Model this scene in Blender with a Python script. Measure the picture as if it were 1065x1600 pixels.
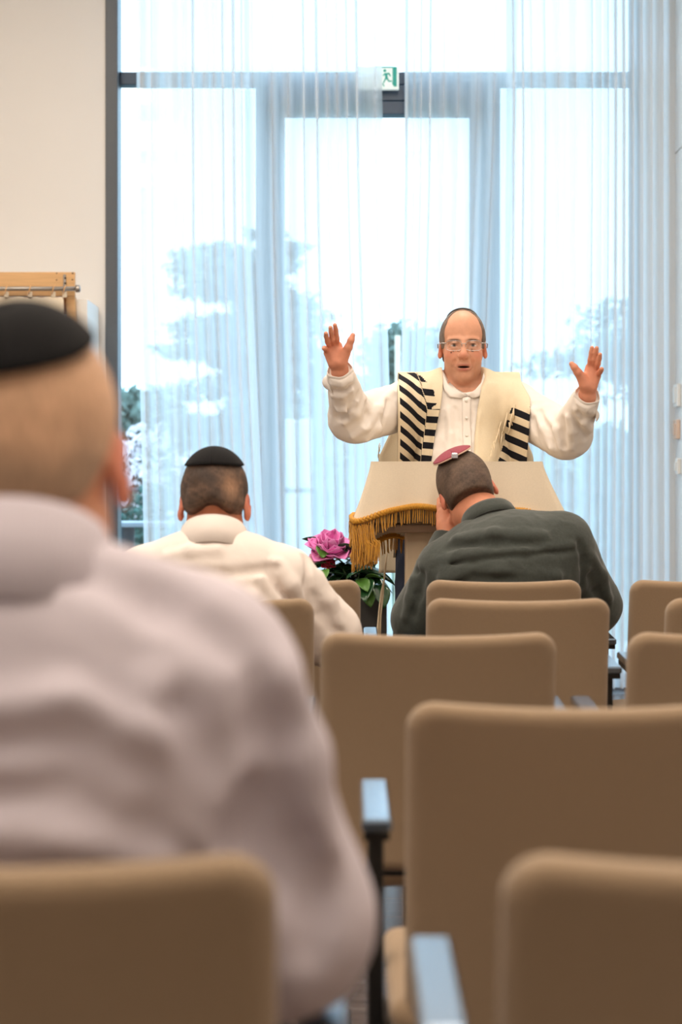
import bpy, math, random
import numpy as np
from mathutils import Vector, Matrix

random.seed(7)
rng = np.random.default_rng(7)
PI = math.pi
scene = bpy.context.scene
for o in list(bpy.data.objects):
    bpy.data.objects.remove(o, do_unlink=True)
COL = scene.collection

# ------------------------------------------------------------------ camera
F = 3000.0            # focal length in pixels of the 1065 x 1600 frame
CX, HY, CH = 532.5, 750.0, 1.12   # principal column, horizon row, eye height
cam_d = bpy.data.cameras.new('camera')
cam = bpy.data.objects.new('camera', cam_d)
COL.objects.link(cam)
cam.location = (0, 0, CH)
cam.rotation_euler = (PI / 2, 0, 0)
cam_d.sensor_fit = 'VERTICAL'
cam_d.sensor_height = 36.0
cam_d.sensor_width = 24.0
cam_d.lens = 36.0 * F / 1600.0
cam_d.shift_y = -(800 - HY) / 1600.0
cam_d.clip_start = 0.05
cam_d.clip_end = 300
cam_d.dof.use_dof = True
cam_d.dof.focus_distance = 6.3
cam_d.dof.aperture_fstop = 3.9
scene.camera = cam

# ------------------------------------------------------------------ sky (even overcast) and colour management
world = bpy.data.worlds.new('overcast_sky')
scene.world = world
world.use_nodes = True
wn = world.node_tree
wn.nodes.clear()
w_out = wn.nodes.new('ShaderNodeOutputWorld')
w_bg = wn.nodes.new('ShaderNodeBackground')
w_tc = wn.nodes.new('ShaderNodeTexCoord')
w_no = wn.nodes.new('ShaderNodeTexNoise')
w_no.inputs['Scale'].default_value = 2.5
w_no.inputs['Detail'].default_value = 3
w_rp = wn.nodes.new('ShaderNodeValToRGB')
w_rp.color_ramp.elements[0].position = 0.3
w_rp.color_ramp.elements[0].color = (0.52, 0.76, 1.0, 1)
w_rp.color_ramp.elements[1].position = 0.7
w_rp.color_ramp.elements[1].color = (0.58, 0.81, 1.0, 1)
wn.links.new(w_tc.outputs['Generated'], w_no.inputs['Vector'])
wn.links.new(w_no.outputs['Fac'], w_rp.inputs['Fac'])
wn.links.new(w_rp.outputs['Color'], w_bg.inputs['Color'])
w_bg.inputs['Strength'].default_value = 3.9
wn.links.new(w_bg.outputs['Background'], w_out.inputs['Surface'])

vs = scene.view_settings
vs.view_transform = 'Standard'
vs.look = 'None'
vs.exposure = 0.0
vs.gamma = 1.0
vs.use_curve_mapping = False
scene.cycles.max_bounces = 8
scene.cycles.transparent_max_bounces = 24
scene.cycles.caustics_reflective = False
scene.cycles.caustics_refractive = False
scene.cycles.sample_clamp_indirect = 6.0

# ------------------------------------------------------------------ ceiling lamps (their housings are built with the ceiling)
LAMPS = [(x, y) for y in (0.4, 2.7, 5.0, 7.7) for x in (-1.9, 0.55)]
LAMP_Z = 4.36
for lx, ly in LAMPS:
    ld = bpy.data.lights.new('ceiling_lamp_light', 'AREA')
    ld.shape = 'RECTANGLE'
    ld.size, ld.size_y = 0.9, 1.5
    ld.energy = 40 if ly < 1 else (50 if ly > 7 else 41)
    ld.color = (1.0, 0.89, 0.77)
    lo = bpy.data.objects.new('ceiling_lamp_light', ld)
    lo.location = (lx, ly, LAMP_Z)
    COL.objects.link(lo)

# ------------------------------------------------------------------ helpers
def P(px, py, d):
    """world point that stands at distance d and shows at pixel (px, py)"""
    s = F / d
    return np.array([(px - CX) / s, d, CH + (HY - py) / s])

def lin(c):
    c = np.array(c[:3], float) / 255.0
    return tuple(np.where(c <= 0.04045, c / 12.92, ((c + 0.055) / 1.055) ** 2.4)) + (1.0,)

def tag(o, label=None, cat=None, group=None, kind=None):
    if label: o['label'] = label
    if cat: o['category'] = cat
    if group: o['group'] = group
    if kind: o['kind'] = kind
    return o

MATS = {}
def mat(name, color=None, rough=0.6, spec=0.4, metal=0.0, var=0.0, var_scale=20.0, bump=0.0, bump_scale=200.0,
        stretch=None, attr=None, coat=0.0, sheen=0.0, trans=0.0, weave=0.0, weave_scale=400.0, coat_rough=0.1, emit=None, emit_s=0.0):
    if name in MATS: return MATS[name]
    m = bpy.data.materials.new(name)
    m.use_nodes = True
    nt = m.node_tree
    b = nt.nodes['Principled BSDF']
    b.inputs['Roughness'].default_value = rough
    b.inputs['Specular IOR Level'].default_value = spec
    b.inputs['Metallic'].default_value = metal
    b.inputs['Coat Weight'].default_value = coat
    b.inputs['Coat Roughness'].default_value = coat_rough
    b.inputs['Sheen Weight'].default_value = sheen
    if trans: b.inputs['Transmission Weight'].default_value = trans
    tc = nt.nodes.new('ShaderNodeTexCoord')
    mp = nt.nodes.new('ShaderNodeMapping')
    nt.links.new(tc.outputs['Object'], mp.inputs['Vector'])
    if stretch: mp.inputs['Scale'].default_value = stretch
    src = None
    if attr:
        a = nt.nodes.new('ShaderNodeAttribute'); a.attribute_name = attr
        src = a.outputs['Color']
    elif color:
        rgb = nt.nodes.new('ShaderNodeRGB'); rgb.outputs[0].default_value = lin(color)
        src = rgb.outputs[0]
    if var > 0:
        n = nt.nodes.new('ShaderNodeTexNoise'); n.inputs['Scale'].default_value = var_scale; n.inputs['Detail'].default_value = 4
        nt.links.new(mp.outputs['Vector'], n.inputs['Vector'])
        mr = nt.nodes.new('ShaderNodeMapRange')
        mr.inputs['From Min'].default_value = 0.25; mr.inputs['From Max'].default_value = 0.75
        mr.inputs['To Min'].default_value = 1 - var; mr.inputs['To Max'].default_value = 1 + var
        nt.links.new(n.outputs['Fac'], mr.inputs['Value'])
        vm = nt.nodes.new('ShaderNodeVectorMath'); vm.operation = 'SCALE'
        nt.links.new(src, vm.inputs[0]); nt.links.new(mr.outputs['Result'], vm.inputs['Scale'])
        src = vm.outputs['Vector']
    nt.links.new(src, b.inputs['Base Color'])
    if bump > 0:
        n2 = nt.nodes.new('ShaderNodeTexNoise'); n2.inputs['Scale'].default_value = bump_scale; n2.inputs['Detail'].default_value = 3
        nt.links.new(mp.outputs['Vector'], n2.inputs['Vector'])
        bp = nt.nodes.new('ShaderNodeBump'); bp.inputs['Strength'].default_value = bump; bp.inputs['Distance'].default_value = 0.003
        nt.links.new(n2.outputs['Fac'], bp.inputs['Height'])
        nt.links.new(bp.outputs['Normal'], b.inputs['Normal'])
    if emit:
        b.inputs['Emission Color'].default_value = lin(emit); b.inputs['Emission Strength'].default_value = emit_s
    MATS[name] = m
    return m

def mesh_np(name, V, Fq, smooth=True, cols=None, fattr=None):
    """mesh from arrays; Fq is an (n,4) or (n,3) int array or a list of tuples"""
    me = bpy.data.meshes.new(name)
    V = np.asarray(V, np.float32)
    if isinstance(Fq, np.ndarray):
        n, k = Fq.shape
        me.vertices.add(len(V)); me.vertices.foreach_set('co', V.ravel())
        me.loops.add(n * k); me.loops.foreach_set('vertex_index', Fq.astype(np.int32).ravel())
        me.polygons.add(n); me.polygons.foreach_set('loop_start', np.arange(0, n * k, k, dtype=np.int32))
        me.update(calc_edges=True)
    else:
        me.from_pydata([tuple(v) for v in V.tolist()], [], Fq)
    if smooth: me.polygons.foreach_set('use_smooth', np.ones(len(me.polygons), bool))
    if cols is not None:
        a = me.color_attributes.new('Col', 'FLOAT_COLOR', 'POINT')
        c = np.ones((len(V), 4), np.float32); c[:, :3] = cols
        a.data.foreach_set('color', c.ravel())
    if fattr:
        for k, v in fattr.items():
            a = me.attributes.new(k, 'FLOAT', 'POINT'); a.data.foreach_set('value', np.asarray(v, np.float32))
    me.validate()
    return me

def link(name, me, m, parent=None, loc=(0, 0, 0), rot=(0, 0, 0)):
    o = bpy.data.objects.new(name, me)
    COL.objects.link(o)
    if m is not None and not me.materials: me.materials.append(m)
    o.location = loc; o.rotation_euler = rot
    if parent is not None: o.parent = parent
    return o

def empty(name, loc, rz=0.0):
    o = bpy.data.objects.new(name, None); o.empty_display_size = 0.1
    COL.objects.link(o); o.location = loc; o.rotation_euler = (0, 0, rz)
    return o

def org(parent):
    return np.array(parent.location) if parent is not None else np.zeros(3)

def world_org(parent):
    v = np.zeros(3)
    while parent is not None:
        v = v + np.array(parent.location); parent = parent.parent
    return v

class MB:
    """collects simple shapes into one mesh"""
    def __init__(s): s.v = []; s.f = []
    def raw(s, V, Fs):
        b = len(s.v)
        s.v += [tuple(map(float, v)) for v in V]
        s.f += [tuple(int(i) + b for i in f) for f in Fs]
        return s
    def box(s, lo, hi, bev=0.0, R=None, c=None):
        lo = np.array(lo, float); hi = np.array(hi, float)
        if bev <= 0:
            V = np.array([[x, y, z] for x in (lo[0], hi[0]) for y in (lo[1], hi[1]) for z in (lo[2], hi[2])])
            Fs = [(0, 1, 3, 2), (4, 6, 7, 5), (0, 4, 5, 1), (2, 3, 7, 6), (0, 2, 6, 4), (1, 5, 7, 3)]
        else:
            V = []; idx = {}
            for ix in (0, 1):
                for iy in (0, 1):
                    for iz in (0, 1):
                        p = np.array([(lo, hi)[ix][0], (lo, hi)[iy][1], (lo, hi)[iz][2]])
                        sg = np.array([1 - 2 * ix, 1 - 2 * iy, 1 - 2 * iz]) * bev
                        for a in range(3):
                            q = p + sg; q[a] = p[a]
                            idx[(ix, iy, iz, a)] = len(V); V.append(q)
            Fs = []
            def g(c_, a): return idx[(c_[0], c_[1], c_[2], a)]
            for a in range(3):
                b_, c_ = [(1, 2), (2, 0), (0, 1)][a]
                for sd in (0, 1):
                    loop = []
                    for u, w in ((0, 0), (1, 0), (1, 1), (0, 1)):
                        t = [0, 0, 0]; t[a] = sd; t[b_] = u; t[c_] = w
                        loop.append(g(t, a))
                    Fs.append(tuple(loop if sd else loop[::-1]))
            for a in range(3):                       # edges along axis a
                b_, c_ = [(1, 2), (2, 0), (0, 1)][a]
                for u in (0, 1):
                    for w in (0, 1):
                        t0 = [0, 0, 0]; t1 = [0, 0, 0]
                        t0[a], t1[a] = 0, 1
                        for t in (t0, t1): t[b_] = u; t[c_] = w
                        q = [g(t0, b_), g(t1, b_), g(t1, c_), g(t0, c_)]
                        Fs.append(tuple(q if (u ^ w) else q[::-1]))
            for ix in (0, 1):
                for iy in (0, 1):
                    for iz in (0, 1):
                        q = [idx[(ix, iy, iz, a)] for a in range(3)]
                        Fs.append(tuple(q if (ix + iy + iz) % 2 else q[::-1]))
            V = np.array(V)
        if R is not None:
            c0 = (lo + hi) / 2 if c is None else np.array(c)
            V = (V - c0) @ np.array(R).T + c0
        return s.raw(V, Fs)
    def tube(s, pts, r, n=8, cap=True, flat=1.0, up=None):
        pts = np.array(pts, float); m = len(pts)
        r = np.broadcast_to(np.array(r, float), (m,))
        V = []; prev = None
        for i in range(m):
            t = pts[min(i + 1, m - 1)] - pts[max(i - 1, 0)]
            t = t / (np.linalg.norm(t) + 1e-12)
            if prev is None:
                ref = np.array(up if up is not None else ([0, 0, 1] if abs(t[2]) < 0.9 else [0, 1, 0]), float)
                a = ref - t * (ref @ t)
            else:
                a = prev - t * (prev @ t)
            a /= np.linalg.norm(a) + 1e-12; prev = a
            b = np.cross(t, a)
            for k in range(n):
                w = 2 * PI * k / n
                V.append(pts[i] + r[i] * (a * math.cos(w) * flat + b * math.sin(w)))
        Fs = []
        for i in range(m - 1):
            for k in range(n):
                k2 = (k + 1) % n
                Fs.append((i * n + k, i * n + k2, (i + 1) * n + k2, (i + 1) * n + k))
        if cap:
            Fs.append(tuple(range(n))[::-1]); Fs.append(tuple((m - 1) * n + k for k in range(n)))
        return s.raw(V, Fs)
    def prism(s, poly, depth, origin, ux, uy, un):
        """extrude a 2-D polygon; ux, uy plane axes, un normal"""
        o = np.array(origin, float); ux, uy, un = map(lambda q: np.array(q, float), (ux, uy, un))
        n = len(poly)
        V = [o + ux * a + uy * b for a, b in poly] + [o + ux * a + uy * b + un * depth for a, b in poly]
        Fs = [tuple(range(n))[::-1], tuple(range(n, 2 * n))] + [(i, (i + 1) % n, n + (i + 1) % n, n + i) for i in range(n)]
        return s.raw(V, Fs)
    def mesh(s, name, smooth=False):
        return mesh_np(name, np.array(s.v), s.f, smooth)
    def build(s, name, m, parent=None, smooth=False, world=True):
        """vertices are in world space unless world=False; stored relative to the parent"""
        if parent is not None and world:
            o = world_org(parent)
            s.v = [(a - o[0], b - o[1], c - o[2]) for a, b, c in s.v]
        return link(name, s.mesh(name, smooth), m, parent)

def copy_tree(o, parent=None):
    c = o.copy(); COL.objects.link(c); c.parent = parent
    for ch in list(o.children): copy_tree(ch, c)
    return c

def grid_faces(nu, nv, closed_u=False):
    """faces of a grid with index i*nv + j"""
    i = np.arange(nu if closed_u else nu - 1); j = np.arange(nv - 1)
    I, J = np.meshgrid(i, j, indexing='ij'); I = I.ravel(); J = J.ravel(); I2 = (I + 1) % nu
    return np.stack([I * nv + J, I2 * nv + J, I2 * nv + J + 1, I * nv + J + 1], 1)

def solid_grid(G, thick, normals=None):
    """a (nu,nv,3) sheet given a thickness; returns V, F"""
    nu, nv, _ = G.shape
    if normals is None:
        du = np.gradient(G, axis=0); dv = np.gradient(G, axis=1)
        normals = np.cross(du, dv); normals /= np.linalg.norm(normals, axis=2, keepdims=True) + 1e-12
    A = G.reshape(-1, 3); B = (G - normals * thick).reshape(-1, 3)
    f = grid_faces(nu, nv); off = nu * nv
    Fs = [f, f[:, ::-1] + off]
    def strip(a):
        a = np.array(a); return np.stack([a[:-1], a[1:], a[1:] + off, a[:-1] + off], 1)
    j = np.arange(nv); i = np.arange(nu)
    Fs += [strip(j)[:, ::-1][:, ::-1], strip((nu - 1) * nv + j)[:, ::-1], strip(i * nv)[:, ::-1], strip(i * nv + nv - 1)]
    return np.concatenate([A, B]), np.concatenate(Fs)

# ------------------------------------------------------------------ signed-distance modelling for bodies, garments and cushions
def rotm(rx=0, ry=0, rz=0):
    return np.array((Matrix.Rotation(rz, 3, 'Z') @ Matrix.Rotation(ry, 3, 'Y') @ Matrix.Rotation(rx, 3, 'X')))

def smin(a, b, k):
    if k <= 0: return np.minimum(a, b)
    h = np.maximum(k - np.abs(a - b), 0) / k
    return np.minimum(a, b) - h * h * k * 0.25

def smax(a, b, k): return -smin(-a, -b, k)

class SDF:
    def __init__(s): s.ops = []; s.fr = (np.eye(3), np.zeros(3), 1.0)
    def frame(s, R=None, c=None, sc=1.0):
        s.fr = (np.eye(3) if R is None else np.array(R), np.zeros(3) if c is None else np.array(c, float), sc); return s
    def w(s, p): R, c, k = s.fr; return c + R @ (np.array(p, float) * k)
    def _push(s, mode, fn, k, c, r): s.ops.append((mode, fn, k, np.array(c, float), r))
    def cone(s, a, b, ra, rb=None, k=0.02, mode='add'):
        sc = s.fr[2]; rb = ra if rb is None else rb
        a, b = s.w(a), s.w(b); ra, rb = ra * sc, rb * sc
        ba = b - a; L = ba @ ba + 1e-12
        def fn(Q):
            t = np.clip((Q - a) @ ba / L, 0, 1)
            return np.linalg.norm(Q - a - t[:, None] * ba, axis=1) - (ra + (rb - ra) * t)
        s._push(mode, fn, k * sc, (a + b) / 2, math.sqrt(L) / 2 + max(ra, rb)); return s
    def chain(s, pts, rs, k=0.02, mode='add'):
        for i in range(len(pts) - 1): s.cone(pts[i], pts[i + 1], rs[i], rs[i + 1], k, mode)
        return s
    def ell(s, c, r, R=None, k=0.02, mode='add'):
        FR, _, sc = s.fr; c = s.w(c); r = np.array(r, float) * sc
        M = FR if R is None else FR @ np.array(R)
        def fn(Q):
            q = (Q - c) @ M
            k0 = np.linalg.norm(q / r, axis=1); k1 = np.linalg.norm(q / (r * r), axis=1)
            return k0 * (k0 - 1) / (k1 + 1e-9)
        s._push(mode, fn, k * sc, c, max(r)); return s
    def box(s, c, h, rad=0.01, R=None, k=0.01, mode='add', warp=None):
        FR, _, sc = s.fr; c = s.w(c); h = np.array(h, float) * sc; rad *= sc
        M = FR if R is None else FR @ np.array(R)
        def fn(Q):
            q = (Q - c) @ M
            if warp is not None: q = warp(q)
            e = np.abs(q) - (h - rad)
            return np.linalg.norm(np.maximum(e, 0), axis=1) + np.minimum(e.max(1), 0) - rad
        s._push(mode, fn, k * sc, c, np.linalg.norm(h) * 1.15); return s
    def fn(s, f, c, r, k=0.0, mode='add'): s._push(mode, f, k, c, r); return s
    def cut(s, f, k=0.0): s._push('int', f, k, (0, 0, 0), 1e9); return s
    def disp(s, f): s._push('disp', f, 0, (0, 0, 0), 1e9); return s
    def __call__(s, Q, c=None, rad=0.0):
        d = np.full(len(Q), 9.0)
        for mode, fn, k, oc, r in s.ops:
            if c is not None and r < 1e8 and np.linalg.norm(c - oc) > r + rad + k + 0.01: continue
            if mode == 'add': d = smin(d, fn(Q), k)
            elif mode == 'sub': d = smax(d, -fn(Q), k)
            elif mode == 'int': d = smax(d, fn(Q), k)
            else: d = d + fn(Q)
        return d
    def mesh(s, vox, n=16, slack=0.0):
        adds = [o for o in s.ops if o[0] == 'add']
        lo = np.min([o[3] - o[4] for o in adds], 0) - 3 * vox; hi = np.max([o[3] + o[4] for o in adds], 0) + 3 * vox
        B = n * vox; nb = np.ceil((hi - lo) / B).astype(int)
        N = nb * n + 3
        g = np.stack(np.meshgrid(*[np.arange(k) for k in nb], indexing='ij'), -1).reshape(-1, 3)
        cen = lo + (g + 0.5) * B; rad = B * math.sqrt(3) / 2
        dc = s(cen)
        act = np.where(np.abs(dc) < 1.75 * rad + slack)[0]
        ar = np.arange(n + 1)
        off = np.stack(np.meshgrid(ar, ar, ar, indexing='ij'), -1).reshape(-1, 3)
        ids, pos, quads = [], [], []
        cc = np.array([[i, j, k] for i in (0, 1) for j in (0, 1) for k in (0, 1)])
        edges = [(a, b) for a in range(8) for b in range(a + 1, 8) if np.abs(cc[a] - cc[b]).sum() == 1]
        def gid(i, j, k): return ((i + 1) * (N[1] + 2) + (j + 1)) * (N[2] + 2) + (k + 1)
        for b in act:
            base = g[b] * n
            D = s(lo + (base + off) * vox, cen[b], rad).reshape(n + 1, n + 1, n + 1)
            I = D < 0
            if I.all() or not I.any(): continue
            cs = [I[c[0]:n + c[0], c[1]:n + c[1], c[2]:n + c[2]] for c in cc]
            cnt = sum(x.astype(np.int8) for x in cs)
            ci = np.argwhere((cnt > 0) & (cnt < 8))
            vals = np.stack([D[ci[:, 0] + c[0], ci[:, 1] + c[1], ci[:, 2] + c[2]] for c in cc], 1)
            acc = np.zeros((len(ci), 3)); num = np.zeros(len(ci))
            for a, e in edges:
                va, vb = vals[:, a], vals[:, e]
                x = (va < 0) != (vb < 0)
                t = np.where(x, va / (va - vb + 1e-20), 0)
                acc += x[:, None] * (cc[a] + t[:, None] * (cc[e] - cc[a])); num += x
            gc = ci + base
            ids.append(gid(gc[:, 0], gc[:, 1], gc[:, 2]))
            pos.append(lo + (gc + acc / num[:, None]) * vox)
            for ax in range(3):
                sl0 = [slice(0, n)] * 3; sl1 = [slice(0, n)] * 3
                sl1[ax] = slice(1, n + 1)
                A = I[tuple(sl0)]; C = I[tuple(sl1)]
                for flip in (0, 1):
                    e = np.argwhere((A & ~C) if not flip else (~A & C)) + base
                    if not len(e): continue
                    u = np.zeros(3, int); v = np.zeros(3, int); u[(ax + 1) % 3] = 1; v[(ax + 2) % 3] = 1
                    q = [e - u - v, e - v, e, e - u]
                    if flip: q = q[::-1]
                    quads.append(np.stack([gid(x[:, 0], x[:, 1], x[:, 2]) for x in q], 1))
        ids = np.concatenate(ids); pos = np.concatenate(pos); quads = np.concatenate(quads)
        o = np.argsort(ids); ids = ids[o]; pos = pos[o]
        ix = np.clip(np.searchsorted(ids, quads), 0, len(ids) - 1)
        ok = (ids[ix] == quads).all(1)
        return pos, ix[ok]

def raycast(S, O, D, tmax=1.2, off=0.0):
    """first hit of S + off along rays; O (n,3), D (n,3); t = tmax where missed"""
    t = np.zeros(len(O))
    for _ in range(70):
        d = S(O + D * t[:, None]) - off
        t = np.minimum(t + np.maximum(d, 0) * 0.8, tmax)
    return t

def crease(S, pts, d, r=0.01, h=0.004, k=0.02, mode='add'):
    """a fold ('add') or a furrow ('sub') along points on the surface of S; pts are (column, row) directions, d a distance before the surface"""
    T = np.array([P(a, b, 1.0) for a, b in pts]) - np.array([0, 0, CH]); T /= np.linalg.norm(T, axis=1, keepdims=True)
    O = np.array([0, 0, CH]) + T * d
    t = raycast(S, O, T, 1.2)
    n = len(pts); rr = [r * (0.45 + 0.55 * math.sin(PI * (i + 0.35) / (n - 0.3))) for i in range(n)]
    H = [O[i] + T[i] * (t[i] + (rr[i] - h if mode == 'add' else h - rr[i])) for i in range(n)]
    S.chain(H, rr, k, mode)

def obj_np(name, V, Fq, m, parent=None, smooth=True, cols=None, fattr=None):
    o = world_org(parent)
    return link(name, mesh_np(name, np.asarray(V) - o, Fq, smooth, cols, fattr), m, parent)

def sdf_obj(name, S, vox, m, parent=None, colf=None, slack=0.0):
    V, Fq = S.mesh(vox, slack=slack)
    return obj_np(name, V, Fq, m, parent, True, None if colf is None else colf(V))

def wob(Q, f, seed):
    """cheap smooth pseudo-noise in about -1..1"""
    r = np.random.default_rng(seed); out = np.zeros(len(Q))
    for i in range(4):
        k = r.normal(size=3); k *= f * (0.7 + 0.5 * i) / np.linalg.norm(k)
        k2 = r.normal(size=3); k2 *= f * 0.8 / np.linalg.norm(k2)
        out += np.sin(Q @ k + 1.3 * np.sin(Q @ k2 + r.uniform(0, 6)) + r.uniform(0, 6)) / (1 + 0.5 * i)
    return out / 2.4
# ================================================================== materials
M_wall = mat('wall_paint', (226, 222, 218), rough=0.85, spec=0.2, bump=0.05, bump_scale=300, var=0.012, var_scale=3)
M_ceil = mat('ceiling_paint', (236, 234, 230), rough=0.9, spec=0.2, bump=0.03, bump_scale=200)
M_floor = mat('dark_parquet', (96, 84, 80), rough=0.24, spec=0.5, var=0.25, var_scale=7, stretch=(1.2, 9, 1), bump=0.04, bump_scale=60)
M_frame = mat('anthracite_metal', (84, 88, 93), rough=0.42, spec=0.45, var=0.03, var_scale=40)
M_door = mat('skylit_frame_metal', (56, 74, 94), rough=0.4, spec=0.45, var=0.03, var_scale=40)  # grey frame metal with the blue of the skylight put into its colour
M_black = mat('black_metal', (26, 25, 25), rough=0.45, spec=0.45, var=0.05, var_scale=60)
M_arm = mat('sky_sheen_arm_pad', (92, 106, 122), rough=0.22, spec=0.7, metal=0.75, coat=0.6, coat_rough=0.15, var=0.02)  # black pads; blue of the reflected sky is tinted into the base colour
M_fabric = mat('taupe_upholstery', (152, 129, 104), rough=0.92, spec=0.15, sheen=0.2, var=0.05, var_scale=350, bump=0.25, bump_scale=900)
M_oak = mat('light_oak', (214, 170, 120), rough=0.5, spec=0.35, var=0.1, var_scale=12, stretch=(0.4, 3, 6), bump=0.06, bump_scale=80)
M_white = mat('white_lacquer', (238, 238, 236), rough=0.35, spec=0.4, var=0.01)
M_plastic = mat('white_plastic', (232, 226, 218), rough=0.4, spec=0.4, var=0.01)
M_steel = mat('brushed_steel', (168, 160, 152), rough=0.35, metal=0.9, var=0.05, var_scale=80)
M_cream = mat('cream_linen', (226, 211, 188), rough=0.9, spec=0.15, var=0.035, var_scale=260, bump=0.25, bump_scale=700)
M_gold = mat('gold_fringe', (208, 148, 44), rough=0.55, spec=0.4, var=0.18, var_scale=260, sheen=0.2)
M_dark = mat('dark_screw', (40, 34, 30), rough=0.5, var=0.02)

def glass_mat():
    m = bpy.data.materials.new('window_glass'); m.use_nodes = True
    nt = m.node_tree; nt.nodes.clear()
    out = nt.nodes.new('ShaderNodeOutputMaterial'); mx = nt.nodes.new('ShaderNodeMixShader')
    t = nt.nodes.new('ShaderNodeBsdfTransparent'); t.inputs['Color'].default_value = (0.94, 0.975, 0.98, 1)
    g = nt.nodes.new('ShaderNodeBsdfGlossy'); g.inputs['Roughness'].default_value = 0.02
    mx.inputs['Fac'].default_value = 0.05
    nt.links.new(t.outputs[0], mx.inputs[1]); nt.links.new(g.outputs[0], mx.inputs[2]); nt.links.new(mx.outputs[0], out.inputs['Surface'])
    return m
M_glass = glass_mat()

def sheer_mat(name, opacity, tint=(0.93, 0.95, 0.97, 1)):
    m = bpy.data.materials.new(name); m.use_nodes = True
    nt = m.node_tree; nt.nodes.clear()
    out = nt.nodes.new('ShaderNodeOutputMaterial'); mx = nt.nodes.new('ShaderNodeMixShader'); m2 = nt.nodes.new('ShaderNodeMixShader')
    t = nt.nodes.new('ShaderNodeBsdfTransparent')
    tl = nt.nodes.new('ShaderNodeBsdfTranslucent'); tl.inputs['Color'].default_value = tint
    df = nt.nodes.new('ShaderNodeBsdfDiffuse'); df.inputs['Color'].default_value = tint
    tc = nt.nodes.new('ShaderNodeTexCoord'); mp = nt.nodes.new('ShaderNodeMapping'); mp.inputs['Scale'].default_value = (160, 160, 3)
    n = nt.nodes.new('ShaderNodeTexNoise'); n.inputs['Scale'].default_value = 1.0
    mr = nt.nodes.new('ShaderNodeMapRange'); mr.inputs['From Min'].default_value = 0.3; mr.inputs['From Max'].default_value = 0.7
    mr.inputs['To Min'].default_value = opacity - 0.035; mr.inputs['To Max'].default_value = opacity + 0.035
    nt.links.new(tc.outputs['Object'], mp.inputs['Vector']); nt.links.new(mp.outputs['Vector'], n.inputs['Vector'])
    nt.links.new(n.outputs['Fac'], mr.inputs['Value']); nt.links.new(mr.outputs['Result'], mx.inputs['Fac'])
    m2.inputs['Fac'].default_value = 0.16
    nt.links.new(tl.outputs[0], m2.inputs[1]); nt.links.new(df.outputs[0], m2.inputs[2])
    nt.links.new(t.outputs[0], mx.inputs[1]); nt.links.new(m2.outputs[0], mx.inputs[2]); nt.links.new(mx.outputs[0], out.inputs['Surface'])
    return m
M_sheer = sheer_mat('sheer_voile', 0.73)

def struct(o): o['kind'] = 'structure'; return o

# ================================================================== room shell
RX0, RX1, RY0, RY1, RZ = -3.7, 1.80, -2.6, 10.30, 4.42
WX0, WX1, WY = -1.262, 1.61, 10.42            # window opening and the plane of its frame
floor = struct(MB().box((RX0, RY0, -0.12), (RX1, WY + 0.1, -0.014)).build('floor', mat('screed', (92, 86, 82), rough=0.9, var=0.05)))
pl_w, pl_l = 0.215, 1.86
pm = {}
row = 0; y = RY0
while y < WY + 0.05:
    x = RX0 - (row % 3) * 0.62
    while x < RX1:
        a, b = max(x, RX0), min(x + pl_l, RX1)
        L = round(b - a, 3)
        yy = min(pl_w, WY + 0.1 - y)
        if L > 0.02:
            key = (L, round(yy, 3))
            if key not in pm: pm[key] = MB().box((0.001, 0.001, -0.014), (L - 0.001, yy - 0.001, 0.0), 0.0015).mesh('plank')
            link('plank', pm[key], M_floor, floor, (a, y, 0))
        x += pl_l
    y += pl_w; row += 1

ceiling = struct(MB().box((RX0, RY0, RZ), (RX1, WY + 0.1, RZ + 0.1)).build('ceiling', M_ceil))
struct(MB().box((RX0 - 0.12, RY0, -0.12), (RX0, WY + 0.1, RZ)).build('wall_left', M_wall))
wr = MB().box((RX1, RY0, -0.12), (RX1 + 0.12, WY + 0.1, 2.876)).box((RX1, RY0, 2.884), (RX1 + 0.12, WY + 0.1, RZ)).box((RX1 + 0.012, RY0, 2.87), (RX1 + 0.11, WY + 0.1, 2.89))
struct(wr.build('wall_right', M_wall))
struct(MB().box((RX0, RY0 - 0.12, -0.12), (RX1, RY0, RZ)).build('wall_rear', M_wall))
struct(MB().box((RX0, RY1, -0.12), (WX0, WY + 0.1, RZ)).box((WX1, RY1 + 0.05, -0.12), (RX1, WY + 0.1, RZ)).box((WX0, RY1, 4.24), (WX1, WY + 0.1, RZ)).build('wall_front', M_wall))
struct(MB().box((RX0, RY1 - 0.014, 0.0), (WX0, RY1, 0.08), 0.004).build('baseboard_front', M_white))
struct(MB().box((RX1 - 0.014, RY0, 0.0), (RX1, WY - 0.15, 0.08), 0.004).build('baseboard_right', M_white))

# ceiling lamps: real housings around the area lights
M_diff = mat('lamp_diffuser', (255, 244, 228), rough=0.5, emit=(255, 236, 208), emit_s=2.0)
for i, (lx, ly) in enumerate(LAMPS):
    e = empty('ceiling_lamp', (lx, ly, RZ))
    tag(e, 'slim ceiling lamp panel, %s pair from the window, on the %s side' % (('fourth', 'third', 'second', 'first')[i // 2], ('plain wall', 'switch wall')[i % 2]), 'lamp', 'ceiling lamps')
    MB().box((lx - 0.48, ly - 0.78, RZ - 0.05), (lx - 0.455, ly + 0.78, RZ)).box((lx + 0.455, ly - 0.78, RZ - 0.05), (lx + 0.48, ly + 0.78, RZ)) \
        .box((lx - 0.455, ly - 0.78, RZ - 0.05), (lx + 0.455, ly - 0.755, RZ)).box((lx - 0.455, ly + 0.755, RZ - 0.05), (lx + 0.455, ly + 0.78, RZ)).build('frame', M_frame, e)
    MB().box((lx - 0.455, ly - 0.755, RZ - 0.03), (lx + 0.455, ly + 0.755, RZ - 0.02)).build('diffuser', M_diff, e)

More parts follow.
